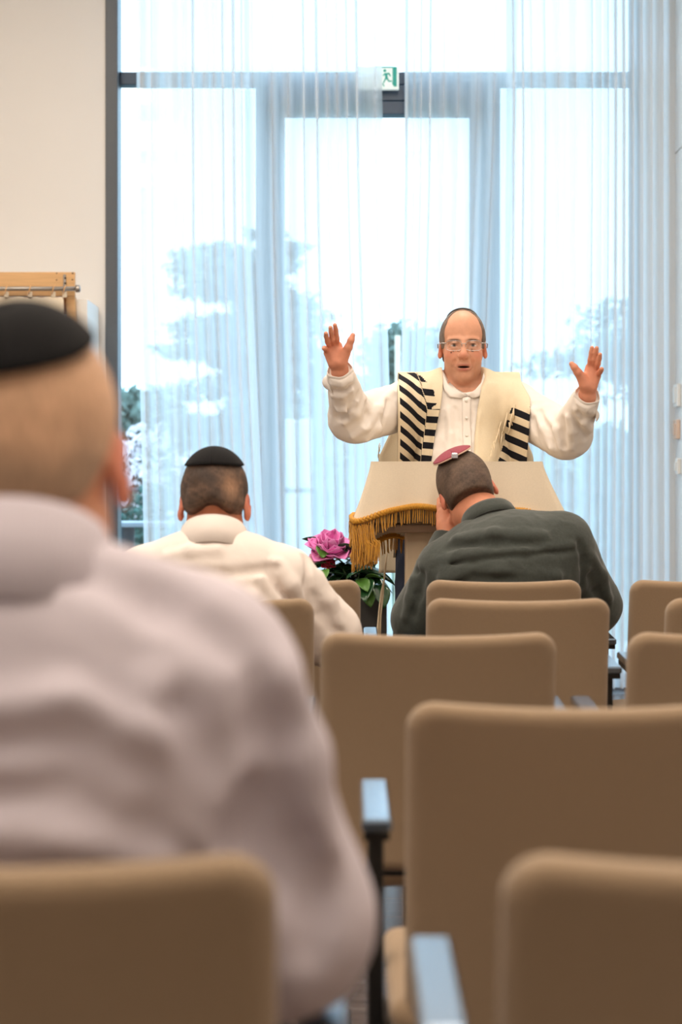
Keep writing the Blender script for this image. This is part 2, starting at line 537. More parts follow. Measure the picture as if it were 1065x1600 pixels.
# ================================================================== window wall with a glazed door in the middle
FY0, FY1 = WY - 0.05, WY + 0.05
win = struct(empty('window_1', (WX0, WY, 0)))
def fr(x0, x1, z0, z1, nm, parent=win, y0=FY0, y1=FY1): return MB().box((x0, y0, z0), (x1, y1, z1), 0.004).build(nm, M_door if parent is not win or nm != 'jamb' else M_frame, parent)
fr(WX0, -1.196, 0, 4.24, 'jamb', y0=RY1 - 0.01); fr(1.565, WX1, 0, 4.24, 'jamb')
fr(-1.196, 1.565, 4.16, 4.24, 'head_rail'); fr(-1.196, -0.46, 0, 0.07, 'sill_rail'); fr(0.859, 1.565, 0, 0.07, 'sill_rail')
fr(-1.196, 1.565, 3.255, 3.325, 'transom')
fr(-0.46, -0.385, 0, 3.255, 'mullion'); fr(0.785, 0.859, 0, 3.255, 'mullion')
for x0, x1, z0, z1 in ((-1.196, -0.46, 0.07, 3.255), (0.859, 1.565, 0.07, 3.255), (-1.196, 1.565, 3.325, 4.16)):
    MB().box((x0, WY - 0.006, z0), (x1, WY + 0.006, z1)).build('pane', M_glass, win)
door = struct(empty('door_1', (-0.385, WY, 0)))
fr(-0.382, -0.304, 0.01, 3.25, 'stile', door, FY0 - 0.02, FY1 - 0.02); fr(0.696, 0.782, 0.01, 3.25, 'stile', door, FY0 - 0.02, FY1 - 0.02)
fr(-0.304, 0.696, 3.165, 3.25, 'top_rail', door, FY0 - 0.02, FY1 - 0.02); fr(-0.304, 0.696, 3.089, 3.16, 'door_closer_rail', door, FY0 - 0.035, FY1 - 0.02)
fr(-0.304, 0.696, 0.01, 0.16, 'bottom_rail', door, FY0 - 0.02, FY1 - 0.02)
MB().box((-0.304, WY - 0.026, 0.16), (0.696, WY - 0.014, 3.089)).build('pane', M_glass, door)
MB().tube([(0.735, FY0 - 0.02, 0.95), (0.735, FY0 - 0.075, 0.96), (0.735, FY0 - 0.075, 1.35), (0.735, FY0 - 0.02, 1.36)], 0.011, 8).build('handle', M_steel, door, True)

# exit sign on the door header
M_sign = mat('exit_sign_white', (226, 240, 238), rough=0.4, var=0.01, emit=(226, 240, 238), emit_s=0.25)
M_green = mat('exit_sign_green', (0, 152, 140), rough=0.4, var=0.01, emit=(0, 152, 140), emit_s=0.15)
ey = FY0 - 0.075
c0 = P(557, 104, ey); c1 = P(623, 140, ey)
sign = empty('exit_sign', (c0[0], ey, c1[2])); tag(sign, 'green and white running man exit sign mounted above the glazed door', 'exit sign')
MB().box((c0[0], ey, c1[2]), (c1[0], ey + 0.03, c0[2]), 0.003).build('housing', M_sign, sign)
for bx_ in (c0[0] + 0.03, c1[0] - 0.06): MB().box((bx_, ey + 0.03, c1[2] + 0.03), (bx_ + 0.03, FY0 - 0.036, c0[2] - 0.03)).build('bracket', M_frame, sign)
def sg(poly, nm):
    q = [(P(a, b, ey)[0], P(a, b, ey)[2]) for a, b in poly]
    MB().prism(q, 0.0018, (0, ey, 0), (1, 0, 0), (0, 0, 1), (0, -1, 0)).build(nm, M_green, sign)
K = 120 / 1065.0
def z8(l): return [(540 + a * K, 80 + b * K) for a, b in l]
sg(z8([(648, 215), (706, 215), (706, 490), (668, 490), (652, 470), (640, 430), (648, 430)]), 'doorway')
sg(z8([(420, 213), (648, 213), (648, 230), (420, 230)]), 'lintel_bar')
sg(z8([(540 + 21 * math.cos(t), 270 + 21 * math.sin(t)) for t in np.linspace(0, 2 * PI, 12, endpoint=False)]), 'figure_head')
sg(z8([(512, 335), (535, 305), (600, 298), (628, 345), (612, 352), (592, 322), (575, 325), (585, 375), (600, 408), (640, 405), (640, 422), (592, 425), (562, 385), (520, 455), (540, 490), (525, 492), (505, 460), (545, 370), (540, 325), (520, 348)]), 'figure')

# ================================================================== sheer curtains (real folds: the cloth overlaps itself at every pleat)
def curtain(label, y0, zt, le, re, pleats, amp, seed, depth=0.045):
    """le/re: lists of (z, x) along the two edges"""
    r = np.random.default_rng(seed)
    nu, nz = pleats * 22 + 1, 26
    u = np.linspace(0, 1, nu); z = np.linspace(0.025, zt, nz)
    lz, lx = zip(*sorted(le)); rz, rx = zip(*sorted(re))
    am = np.interp(u, np.linspace(0, 1, pleats + 1), r.uniform(amp[0], amp[1], pleats + 1))
    ph = np.cumsum(np.interp(u, np.linspace(0, 1, pleats + 1), r.uniform(0.35, 2.0, pleats + 1))); ph = ph / ph[-1] * 2 * PI * pleats
    drift = r.uniform(0, 6, 3)
    G = np.zeros((nu, nz, 3))
    for k, zz in enumerate(z):
        L, R = np.interp(zz, lz, lx), np.interp(zz, rz, rx)
        p = ph + 0.25 * np.sin(zz * 0.9 + drift[0] + u * 9)
        x = u + am * np.sin(p) / (2 * PI * pleats)
        x = (x - x[0]) / (x[-1] - x[0])
        G[:, k, 0] = L + (R - L) * x
        G[:, k, 1] = y0 + depth * (0.75 + 0.25 * am / amp[1]) * np.cos(p) * (0.8 + 0.2 * math.sin(zz + drift[1]))
        G[:, k, 2] = zz
    o = obj_np('sheer_curtain', G.reshape(-1, 3), grid_faces(nu, nz), M_sheer)
    tag(o, label, 'curtain', 'sheer white curtains across the window wall')
    return o
def ex(d, *pts): return [(P(px, py, d)[2], P(px, py, d)[0]) for px, py in pts]
curtain('sheer white curtain nearest the plain wall, clear glass showing beside it', 10.10, 4.2, ex(10.1, (212, -150), (213, 400), (224, 850), (226, 1080)), ex(10.1, (392, -150), (388, 0), (392, 400), (412, 840), (418, 1080)), 10, (0.1, 2.5), 11)
curtain('sheer white curtain over the glazed door, behind the raised hand nearer the plain wall', 10.21, 4.2, ex(10.21, (380, -150), (384, 400), (396, 850), (400, 1080)), ex(10.21, (594, -150), (597, 150), (600, 330), (608, 590), (614, 1080)), 10, (0.1, 2.4), 23, 0.035)
curtain('sheer white curtain hanging directly behind the speaker at the lectern', 10.21, 4.2, ex(10.21, (632, -150), (632, 300), (626, 600), (622, 1080)), ex(10.21, (812, -150), (806, 200), (792, 560), (786, 1080)), 9, (0.1, 2.4), 31, 0.035)
curtain('wide sheer white curtain gathered up against the side wall with switches', 10.10, 4.2, ex(10.1, (790, -150), (792, 200), (788, 560), (782, 1080)), ex(10.1, (1047, -150), (1047, 1080)), 15, (0.1, 2.5), 47)

# switch plates on the right wall
for i, (px, y0, y1, d, w, c, lb) in enumerate(((1054, 600, 636, 10.23, 0.12, M_plastic, 'topmost white plate of the three wall switches'),
                                              (1054, 656, 686, 10.24, 0.10, mat('beige_plastic', (222, 190, 166), rough=0.4, var=0.01), 'beige middle plate of the three wall switches'),
                                              (1056, 716, 741, 10.20, 0.07, M_plastic, 'lowest slim plate of the three wall switches'))):
    s_ = F / d; za, zb = CH + (HY - y1) / s_, CH + (HY - y0) / s_
    e = empty('wall_switch', (RX1, d, za)); tag(e, lb, 'switch', 'wall switches')
    MB().box((RX1 - 0.022, d - w / 2, za), (RX1, d + w / 2, zb), 0.004).build('plate', c, e)
    MB().box((RX1 - 0.029, d - w / 4, za + 0.02), (RX1 - 0.022, d + w / 4, zb - 0.02), 0.002).build('rocker', c, e)

# ================================================================== wooden cabinet frame with a cream curtain on a rod (at the plain wall)
AD = 9.75
ark = empty('curtained_cabinet', (P(-180, 0, AD)[0], AD + 0.2, 0)); tag(ark, 'light oak cabinet with cream curtain hung on a rod, against the plain wall', 'cabinet')
ax1 = P(117, 425, AD)[0]; ax0 = ax1 - 1.15; azt = P(0, 425, AD)[2]; azb = P(0, 463, AD)[2]
MB().box((ax0, AD, azb), (ax1, AD + 0.03, azt), 0.002).build('header_board', M_oak, ark)
MB().box((ax0, AD + 0.002, 0), (ax0 + 0.045, AD + 0.06, azb), 0.002).build('post', M_oak, ark)
MB().box((ax1 - 0.045, AD + 0.002, 0), (ax1, AD + 0.06, azb), 0.002).build('post', M_oak, ark)
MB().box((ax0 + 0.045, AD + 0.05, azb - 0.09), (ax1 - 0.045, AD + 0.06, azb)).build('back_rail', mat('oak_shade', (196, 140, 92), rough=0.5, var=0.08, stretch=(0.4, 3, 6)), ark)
MB().box((ax0 + 0.02, AD + 0.06, 0), (ax1 + 0.055, RY1 - 0.02, azb - 0.01)).box((ax0, AD + 0.06, 0), (ax0 + 0.02, RY1 - 0.02, azb - 0.01)).build('body', M_white, ark)
rz_ = P(0, 451, AD - 0.05)[2]
MB().tube([(ax0 - 0.03, AD - 0.045, rz_), (ax1 + 0.012, AD - 0.045, rz_)], 0.011, 12).build('rod', M_steel, ark, True)
MB().tube([(ax1 + 0.008, AD - 0.045, rz_), (ax1 + 0.012, AD - 0.045, rz_), (ax1 + 0.03, AD - 0.045, rz_), (ax1 + 0.034, AD - 0.045, rz_)], [0.012, 0.019, 0.019, 0.013], 12).build('finial', M_steel, ark, True)
bx = P(101, 0, AD)[0]
MB().box((bx - 0.007, AD - 0.006, rz_ - 0.03), (bx + 0.007, AD, P(0, 429, AD)[2]), 0.002).box((bx - 0.006, AD - 0.045, rz_ - 0.02), (bx + 0.006, AD - 0.002, rz_ - 0.012)).build('rod_bracket', M_steel, ark)
for (px, py, r) in ((102, 434.5, 0.005), (102, 442.5, 0.0055), (113.5, 426.8, 0.004), (88.5, 427, 0.003), (88.5, 437.5, 0.003), (113, 437, 0.003)):
    c = P(px, py, AD - 0.006 if r > 0.0045 else AD)
    MB().tube([(c[0], c[1] + 0.002, c[2]), (c[0], c[1] - 0.003, c[2])], r, 10).build('screw', M_dark, ark, True)
# curtain cloth with tabs and rings
cz = P(0, 463.5, AD - 0.04)[2]
nu = 90; us = np.linspace(0, 1, nu); zs = np.linspace(0.25, cz, 12)
G = np.zeros((nu, 12, 3))
for k, zz in enumerate(zs):
    G[:, k, 0] = ax0 + 0.04 + (bx - 0.02 - ax0 - 0.04 + 0.02) * us
    G[:, k, 1] = AD - 0.035 + 0.008 * np.sin(us * 2 * PI * 6) * (1.2 - 0.4 * k / 11)
    G[:, k, 2] = zz - (0.006 * np.sin(us * PI * 14) ** 2 if k == 11 else 0)
Vv, Ff = solid_grid(G, 0.004)
cl = obj_np('curtain', Vv, Ff, M_cream, ark)
for px in (-95, -60, -27, 10, 47, 83.5, 101):
    c = P(px, 457, AD - 0.04)
    MB().box((c[0] - 0.011, c[1] - 0.004, cz - 0.005), (c[0] + 0.011, c[1] + 0.004, cz + 0.026), 0.002).build('tab', M_cream, cl)
    MB().tube([(c[0] + 0.012 * math.sin(t) * 0.5, AD - 0.045 + 0.014 * math.cos(t), rz_ - 0.006 + 0.021 * math.sin(t)) for t in np.linspace(0, 2 * PI, 13)], 0.0028, 6, False).build('ring', mat('wooden_ring', (226, 178, 126), rough=0.5, var=0.03), cl, True)

# ================================================================== outside: paving, lawn, trees, low wall
GZ = -0.15
ground = struct(MB().box((-40, WY + 0.1, GZ - 0.1), (40, 90, GZ)).build('ground_outside', mat('lawn', (112, 124, 104), rough=0.95, var=0.25, var_scale=2.5, bump=0.3, bump_scale=30)))
pav = struct(MB().box((-8, WY + 0.1, GZ), (8, 15.0, GZ + 0.012)).build('pavement', mat('pale_screed', (186, 184, 178), rough=0.85, var=0.06, var_scale=2)))
M_bark = mat('bark', (92, 78, 66), rough=0.9, var=0.25, var_scale=9, bump=0.5, bump_scale=30)
def leafmat(nm, c): return mat(nm, c, rough=0.75, spec=0.25, var=0.35, var_scale=1.3)
M_pine = leafmat('cedar_needles', (132, 150, 148)); M_leaf = leafmat('tree_leaves', (124, 144, 136)); M_blossom = mat('blossom', (240, 232, 236), rough=0.8, var=0.06, var_scale=3)  # needle and leaf colours paled and greyed to carry the aerial haze

def sprays(cent, rad, n, size, r, flat=0.5):
    """n small bent leaf shapes around the centres"""
    cent = np.asarray(cent); k = r.integers(0, len(cent), n)
    d = r.normal(size=(n, 3)); d /= np.linalg.norm(d, axis=1, keepdims=True); d *= r.uniform(0.2, 1, (n, 1)) ** 0.5
    p = cent[k] + d * np.asarray(rad)[k][:, None] * np.array([1, 1, flat])
    a = r.normal(size=(n, 3)); a /= np.linalg.norm(a, axis=1, keepdims=True)
    b = np.cross(a, r.normal(size=(n, 3))); b /= np.linalg.norm(b, axis=1, keepdims=True)
    s = size * r.uniform(0.6, 1.3, (n, 1))
    V = np.stack([p - a * s, p + b * s * 0.45, p + a * s, p - b * s * 0.45], 1).reshape(-1, 3)
    return V, np.arange(4 * n).reshape(-1, 4)

def cedar(label, x, d, h, w, seed, lean=0.0, first=0.15, n=9000):
    r = np.random.default_rng(seed)
    t = empty('cedar_tree', (x, d, GZ)); tag(t, label, 'tree', 'trees outside the window')
    MB().tube([(x, d, GZ - 0.05), (x + lean * 0.3, d, GZ + h * 0.5), (x + lean, d, GZ + h)], [0.2, 0.13, 0.03], 9).build('trunk', M_bark, t, True)
    cent, rad = [], []; br = MB()
    for k in range(34):
        f = first + (1 - first) * k / 34
        L = w * (1 - 0.72 * f) * r.uniform(0.6, 1.05); a = r.uniform(0, 2 * PI)
        b0 = np.array([x + lean * f, d, GZ + h * f]); dr = np.array([math.cos(a), math.sin(a), r.uniform(-0.12, 0.1)])
        e = b0 + dr * L; mid = b0 + dr * L * 0.55 + np.array([0, 0, 0.05 * L])
        br.tube([b0, mid, e], [0.05, 0.03, 0.012], 5)
        for q in np.linspace(0.3, 1, 6):
            cent.append(b0 + (e - b0) * q + r.normal(size=3) * np.array([0.12, 0.12, 0.04]) * w * 0.4); rad.append(0.16 * w + 0.05)
    br.build('branches', M_bark, t, True)
    V, Fq = sprays(cent, rad, n, 0.085, r, 0.28)
    obj_np('foliage', V, Fq, M_pine, t, False)['kind'] = 'stuff'
    return t
def broadleaf(label, x, d, h, w, seed, m, nm='leafy_tree', n=7000, size=0.09, base=0.35):
    r = np.random.default_rng(seed)
    t = empty(nm, (x, d, GZ)); tag(t, label, 'shrub' if 'shrub' in nm else 'tree', 'trees outside the window')
    tr = MB().tube([(x, d, GZ - 0.05), (x + 0.05, d, GZ + h * base), (x, d, GZ + h * 0.75)], [0.09 * w, 0.06 * w, 0.02], 8)
    cent, rad = [], []
    for k in range(26):
        a = r.uniform(0, 2 * PI); rr = w * 0.5 * math.sqrt(r.uniform()) * 0.85; zz = GZ + h * (base + (1 - base) * r.uniform(0.05, 0.88)); 
        rr *= math.sqrt(max(0.1, 1 - ((zz - GZ) / h - 0.62) ** 2 * 5))
        e = np.array([x + rr * math.cos(a), d + rr * math.sin(a), zz]); cent.append(e); rad.append(0.2 * w)
        tr.tube([(x, d, GZ + h * (base + 0.1)), (x + 0.5 * (e[0] - x), d + 0.5 * (e[1] - d), (zz + GZ + h * 0.6) / 2), e], [0.03 * w, 0.02 * w, 0.006], 5)
    tr.build('trunk', M_bark, t, True)
    V, Fq = sprays(cent, rad, n, size, r, 0.8)
    obj_np('foliage', V, Fq, m, t, False)['kind'] = 'stuff'
    return t
def gx(px, d): return (px - CX) * d / F
def gz(py, d): return CH + (HY - py) * d / F - GZ
cedar('dense grey-green cedar outside, seen through the curtain nearest the plain wall', gx(370, 27), 27, gz(385, 27), 2.3, 5, 0.1, 0.2, 12000)
cedar('broad cedar with long layered boughs outside, seen through the curtain by the side wall', gx(1045, 26), 26, gz(440, 26), 3.4, 6, -0.1, 0.25, 9000)
cedar('slim tall cedar outside behind the hinge half of the glazed door', gx(440, 33), 33, gz(355, 33), 1.5, 8, 0.0, 0.1, 8000)
broadleaf('round leafy tree outside, glimpsed in the gap beside the speaker', gx(604, 30), 30, gz(515, 30), 2.6, 9, M_leaf)
broadleaf('low leafy tree outside, seen through the clear glass beside the seated old man\'s ear', gx(196, 24), 24, gz(600, 24), 1.5, 12, M_leaf, n=5000)
broadleaf('white blossoming shrub outside the clear strip of glass', gx(203, 17), 17, gz(650, 17), 0.9, 14, M_blossom, 'blossom_shrub', 1200, 0.045, 0.2)
broadleaf('green garden bush at the foot of the clear strip of glass', gx(200, 15.6), 15.6, gz(755, 15.6), 1.0, 15, leafmat('bush_leaves', (86, 128, 120)), 'garden_shrub', 4000, 0.04, 0.08)
broadleaf('leafy bush outside low behind the raised open hand', gx(520, 22), 22, gz(620, 22), 2.4, 16, M_leaf, 'garden_shrub', 5000, 0.08, 0.1)
broadleaf('leafy bush outside low beside the side wall', gx(930, 21), 21, gz(640, 21), 2.2, 17, M_leaf, 'garden_shrub', 5000, 0.08, 0.1)
# slim pale post that shows in the gap between the curtains
pp = gx(621, 13.2)
MB().tube([(pp, 13.2, GZ), (pp, 13.2, gz(524, 13.2) + GZ)], 0.021, 10).raw([], []).build('garden_post', mat('pale_post', (236, 220, 196), rough=0.6, var=0.04), None, True)
tag(bpy.data.objects['garden_post'], 'slim pale garden post in the gap between the curtains', 'post')
# low white garden wall with two panels, and a rail
gw = empty('garden_wall', (gx(470, 19), 19, GZ)); tag(gw, 'low white rendered garden wall outside the glazed door', 'wall')
for a, b in ((444, 463), (466, 488)):
    MB().box((gx(a, 19), 19, GZ), (gx(b, 19), 19.2, gz(655, 19) + GZ), 0.01).build('wall_panel', M_white, gw)
rail = empty('garden_railing', (0, 16, GZ)); tag(rail, 'thin horizontal railing outside across the window at knee height', 'railing')
rzz = gz(766, 16) + GZ
MB().tube([(-4, 16, rzz), (4, 16, rzz)], 0.022, 8).build('handrail', M_frame, rail, True)
for k in range(-4, 5): MB().tube([(k * 1.0, 16, GZ), (k * 1.0, 16, rzz)], 0.018, 8).build('post', M_frame, rail, True)
# small garden table at the foot of the clear strip
gt = empty('garden_table', (gx(200, 12.6), 12.6, GZ)); tag(gt, 'small pale garden table outside the clear strip of glass', 'table')
tzz = gz(815, 12.6) + GZ
MB().box((gx(200, 12.6) - 0.3, 12.35, tzz - 0.03), (gx(200, 12.6) + 0.3, 12.85, tzz), 0.006).build('tabletop', mat('grey_table', (150, 160, 172), rough=0.4, var=0.03), gt)
MB().tube([(gx(200, 12.6), 12.6, GZ), (gx(200, 12.6), 12.6, tzz - 0.03)], 0.045, 10).build('leg', M_frame, gt, True)
# ================================================================== upholstered armchairs in rows
def make_chair():
    t = empty('upholstered_chair', (0, 0, 0))
    def warp(q):
        q = q.copy()
        u = np.clip(q[:, 0] / 0.21, -1.1, 1.1)
        q[:, 1] = q[:, 1] - 0.034 * u * u + 0.030 + 0.14 * (q[:, 2] - 0.21) * 1.0 + 0.03 * ((q[:, 2]) / 0.21) ** 2 * 0.6
        q[:, 2] = q[:, 2] + 0.008 * (1 - u * u)
        return q
    S = SDF()
    def back(Q):
        q = warp(Q - np.array([0, 0.045, 0.64]))
        e = np.abs(q[:, [0, 2]]) - (np.array([0.21, 0.212]) - 0.038)
        d2 = np.linalg.norm(np.maximum(e, 0), axis=1) + np.minimum(e.max(1), 0) - 0.038
        puff = 0.006 * np.clip(1 - (q[:, 0] / 0.2) ** 2, 0, 1) * np.clip(1 - (q[:, 2] / 0.2) ** 2, 0, 1)
        w = np.stack([d2 + 0.02, np.abs(q[:, 1]) - (0.028 + puff) + 0.02], 1)
        return (np.linalg.norm(np.maximum(w, 0), axis=1) + np.minimum(w.max(1), 0) - 0.02) * 0.92
    S.fn(back, (0, 0.045, 0.64), 0.34)
    sdf_obj('backrest', S, 0.0045, M_fabric, t)
    S = SDF()
    def swarp(q):
        q = q.copy(); u = q[:, 0] / 0.217
        q[:, 0] = q[:, 0] * (1 + 0.10 * np.clip(-q[:, 2] / 0.05, -1, 1))
        q[:, 2] = q[:, 2] - 0.010 * (1 - u * u)
        return q
    S.box((0, 0.275, 0.424), (0.219, 0.215, 0.048), 0.03, warp=swarp)
    sdf_obj('seat', S, 0.006, M_fabric, t)
    for sx in (-1, 1):
        x = 0.243 * sx
        MB().box((x - 0.020, 0.20, 0.664), (x + 0.020, 0.455, 0.682), 0.004, R=rotm(0.055)).build('armrest', M_arm, t)
        MB().box((x - 0.017, 0.21, 0.652), (x + 0.017, 0.445, 0.664), R=rotm(0.055)).build('arm_bracket', M_black, t)
        MB().box((x - 0.011, 0.295, 0.0), (x + 0.011, 0.325, 0.652), 0.002).build('front_leg', M_black, t)
        MB().tube([(x * 0.94, 0.075, 0.42), (x * 0.97, 0.03, 0.2), (x, -0.03, 0.0)], [0.014, 0.0125, 0.011], 8).build('rear_leg', M_black, t, True)
        MB().box((x * 0.955 - 0.011, 0.05, 0.352), (x * 0.955 + 0.011, 0.44, 0.378), 0.002).build('seat_rail', M_black, t)
    MB().box((-0.23, 0.06, 0.408), (0.23, 0.085, 0.432), 0.002).build('cross_bar', M_black, t)
    MB().box((-0.23, 0.40, 0.355), (0.23, 0.425, 0.375), 0.002).build('cross_bar', M_black, t)
    return t
CH_SPOTS = [
    (0.327, 1.364, 0, 'taupe upholstered chair nearest the camera in the lower corner, empty'),
    (-0.257, 1.364, 0, 'taupe upholstered chair holding the old man in the grey-lavender shirt'),
    (0.290, 2.315, 0, 'large empty taupe chair with blue-shining arm pad directly before the nearest empty chair'),
    (0.173, 3.386, 0, 'empty taupe chair in the third row back from the lectern, in mid picture'),
    (0.721, 3.386, 0, 'empty taupe chair cut by the picture edge, third row from the lectern'),
    (0.406, 4.37, 0, 'empty taupe chair directly behind the man in the dark green shirt'),
    (0.955, 4.37, 0, 'taupe chair of the second row, only its top corner showing at the picture edge'),
    (-0.272, 4.37, 0, 'taupe chair holding the man in the white shirt and black skullcap'),
    (0.442, 5.18, 0, 'taupe chair holding the man in the dark green shirt'),
    (0.995, 5.18, 0, 'empty taupe front row chair standing before the sheer curtain at the side wall'),
    (-0.157, 5.18, 0, 'front row taupe chair whose corner shows before the grey planter'),
]
ch0 = make_chair()
for i, (x, d, a, lb) in enumerate(CH_SPOTS):
    c = ch0 if i == 0 else copy_tree(ch0)
    c.location = (x, d, 0); c.rotation_euler = (0, 0, a)
    tag(c, lb, 'chair', 'upholstered chairs in rows')
# ================================================================== lectern
LD = 5.85
lx0, lx1 = P(579, 722, LD)[0], P(847, 722, LD)[0]
lzt = P(0, 723, LD)[2]; lxc = (lx0 + lx1) / 2
LB, LZB = LD + 0.36, lzt - 0.10              # far edge of the sloping desk
lec = empty('lectern', (lxc, LD + 0.2, 0)); tag(lec, 'pale wooden lectern with sloping desk in front of the speaker', 'lectern')
M_lec = mat('pale_lectern_wood', (222, 200, 168), rough=0.6, var=0.04, var_scale=10, stretch=(4, 4, 0.5))
def slab(z0, z1, y0, y1, x0, x1):
    b = MB(); V = []
    for x in (x0, x1):
        for y, dz in ((y0, 0), (y1, -(0.10) * (y1 - y0) / 0.36)):
            for z in (z0, z1): V.append((x, y, z + dz))
    b.raw(V, [(0, 1, 3, 2), (4, 6, 7, 5), (0, 4, 5, 1), (2, 3, 7, 6), (0, 2, 6, 4), (1, 5, 7, 3)])
    return b
slab(lzt - 0.026, lzt - 0.004, LD + 0.004, LB, lx0 + 0.004, lx1 - 0.004).build('desk', M_lec, lec)
col0, col1 = P(634, 0, LD + 0.1)[0], lxc * 2 - P(634, 0, LD + 0.1)[0]
MB().box((col0, LD + 0.09, 0.03), (col1, LD + 0.24, lzt - 0.06), 0.004).build('column', M_lec, lec)
MB().box((col0 - 0.12, LD + 0.04, lzt - 0.215), (col1 + 0.12, LD + 0.30, lzt - 0.19), 0.003).build('shelf', mat('shelf_wood', (160, 132, 108), rough=0.5, var=0.08, stretch=(0.5, 4, 4)), lec)
MB().box((lxc - 0.25, LD + 0.07, 0.0), (lxc + 0.25, LD + 0.34, 0.035), 0.004).build('foot', M_lec, lec)
# cloth: loft from the desk edge to a flaring hem; corners hang lower and stand out
def loop_pts(n_side=46):
    out = []
    for i in range(n_side): out.append((lx0 + (lx1 - lx0) * i / n_side, LD, 'f', i / n_side))
    for i in range(n_side): out.append((lx1, LD + (LB - LD) * i / n_side, 'r', i / n_side))
    for i in range(n_side): out.append((lx1 - (lx1 - lx0) * i / n_side, LB, 'b', i / n_side))
    for i in range(n_side): out.append((lx0, LB - (LB - LD) * i / n_side, 'l', i / n_side))
    return out
lp = loop_pts(); nl = len(lp)
def corner_w(x, y):
    """how near a perimeter point is to each corner (front-left, front-right, back)"""
    def g(cx, cy, s=0.038): return math.exp(-(((x - cx) ** 2 + (y - cy) ** 2) / s ** 2))
    return g(lx0, LD), g(lx1, LD), g(lx0, LB) + g(lx1, LB)
nr = 15
G = np.zeros((nl, nr, 3)); hem = []
for i, (x, y, sd, t) in enumerate(lp):
    ztop = lzt - 0.10 * (y - LD) / (LB - LD)
    fl, frr, bk = corner_w(x, y)
    drop = 0.142 + 0.040 * fl + 0.075 * frr + 0.06 * bk + 0.006 * math.sin(i * 0.37)
    out = np.array({'f': (0, -1), 'r': (1, 0), 'b': (0, 1), 'l': (-1, 0)}[sd], float) * 0.018
    if sd == 'r': out = np.array((0.075, -0.0))
    if sd == 'l': out = np.array((-0.050, 0.0))
    cd = fl * np.array((-0.046, -0.030)) + frr * np.array((0.085, -0.030)) + bk * 0.04 * np.array((1 if x > lxc else -1, 1))
    wv = 0.006 * math.sin(i * 0.52) * (1 - max(fl, frr))
    o2 = out * (1 - 0.8 * max(fl, frr, bk)) + cd + wv * np.array({'f': (0, -1), 'r': (1, 0), 'b': (0, 1), 'l': (-1, 0)}[sd], float)
    for k in range(nr):
        q = k / (nr - 1)
        s_ = q ** 1.15
        G[i, k] = (x + o2[0] * s_, y + o2[1] * s_, ztop + 0.004 * math.cos(min(q * 12, 1) * PI / 2) - drop * q)
    hem.append(G[i, -1].copy())
cloth = empty('lectern_cloth', (lxc, LD + 0.2, 0.9)); tag(cloth, 'cream cloth with gold fringe draped over the lectern', 'tablecloth')
V = G.reshape(-1, 3); Ff = grid_faces(nl, nr, True)
topc = len(V)
# top of the cloth (slopes with the desk)
T = np.zeros((nl, 6, 3))
for i, (x, y, sd, t) in enumerate(lp):
    for k in range(6):
        q = k / 5; xx, yy = x + (lxc - x) * q, y + (LD + 0.18 - y) * q
        T[i, k] = (xx, yy, lzt + 0.004 - 0.10 * (yy - LD) / (LB - LD))
V = np.concatenate([V, T.reshape(-1, 3)]); Ff = np.concatenate([Ff, (grid_faces(nl, 6, True) + topc)[:, ::-1]])
obj_np('cloth', V, Ff, M_cream, cloth)
hem = np.array(hem)
cen = np.array([lxc, LD + 0.18, 0])
def band_at(i, f):
    j = (i + 1) % nl; return hem[i] * (1 - f) + hem[j] * f
bd = MB()
for i in range(nl):
    a, b = hem[i], hem[(i + 1) % nl]
    o = (a - cen) * np.array([1, 1, 0]); o = o / (np.linalg.norm(o) + 1e-9) * 0.005
    for kk in range(2):
        p = a + (b - a) * (kk * 0.5); q = a + (b - a) * (kk * 0.5 + 0.46)
        bd.tube([p + o + (0, 0, 0.012), q + o + (0, 0, -0.004)], 0.0062, 5)
bd.tube([h + (h - cen) * (1, 1, 0) / np.linalg.norm((h - cen)[:2]) * 0.002 for h in list(hem) + [hem[0]]], 0.006, 6, False)
bd.build('braid', M_gold, cloth, True)
fg = MB(); r = np.random.default_rng(3)
for i in range(nl):
    x, y, sd, t = lp[i]
    fl, frr, bk = corner_w(x, y)
    step = np.linalg.norm(hem[(i + 1) % nl] - hem[i]); n = max(2, int(step / 0.0042))
    o = (hem[i] - cen) * np.array([1, 1, 0]); o = o / (np.linalg.norm(o) + 1e-9)
    for k in range(n):
        p = band_at(i, (k + r.uniform(0, 0.6)) / n) + o * r.uniform(-0.003, 0.004)
        L = 0.046 + r.normal() * 0.003 + 0.02 * fl * (1 if sd in 'lf' else 0) * r.uniform(0.4, 1.2)
        sw = r.normal(size=2) * 0.003 * (1 + 1.5 * fl)
        fg.tube([p + (0, 0, 0.002), p + (sw[0] * 0.5, sw[1] * 0.5, -L * 0.5), p + (sw[0], sw[1], -L)], [0.0017, 0.0019, 0.0014], 4, False)
# the fringe bunches up below the near corner
hc = P(567, 826, LD - 0.03)
for k in range(150):
    a = r.uniform(0, 2 * PI); rr = 0.034 * math.sqrt(r.uniform())
    p = hc + np.array([rr * math.cos(a), rr * math.sin(a) * 0.6, r.uniform(-0.01, 0.012)])
    L = r.uniform(0.06, 0.118); sw = r.normal(size=2) * 0.006
    fg.tube([p, p + (sw[0] * 0.3 + 0.004, sw[1] * 0.3, -L * 0.5), p + (sw[0] + 0.008, sw[1], -L)], [0.002, 0.0021, 0.0013], 4, False)
hk = P(583, 851, LD - 0.05)
for k in range(60):
    p = hk + np.array([r.uniform(-0.022, 0.02), r.uniform(-0.006, 0.006), r.uniform(-0.012, 0.012)])
    fg.tube([p + (-0.004, 0, 0.004), p + (0, 0, 0.0), p + (-0.003, 0.002, -0.035 - r.uniform(0, 0.02))], [0.0022, 0.0024, 0.0014], 4, False)
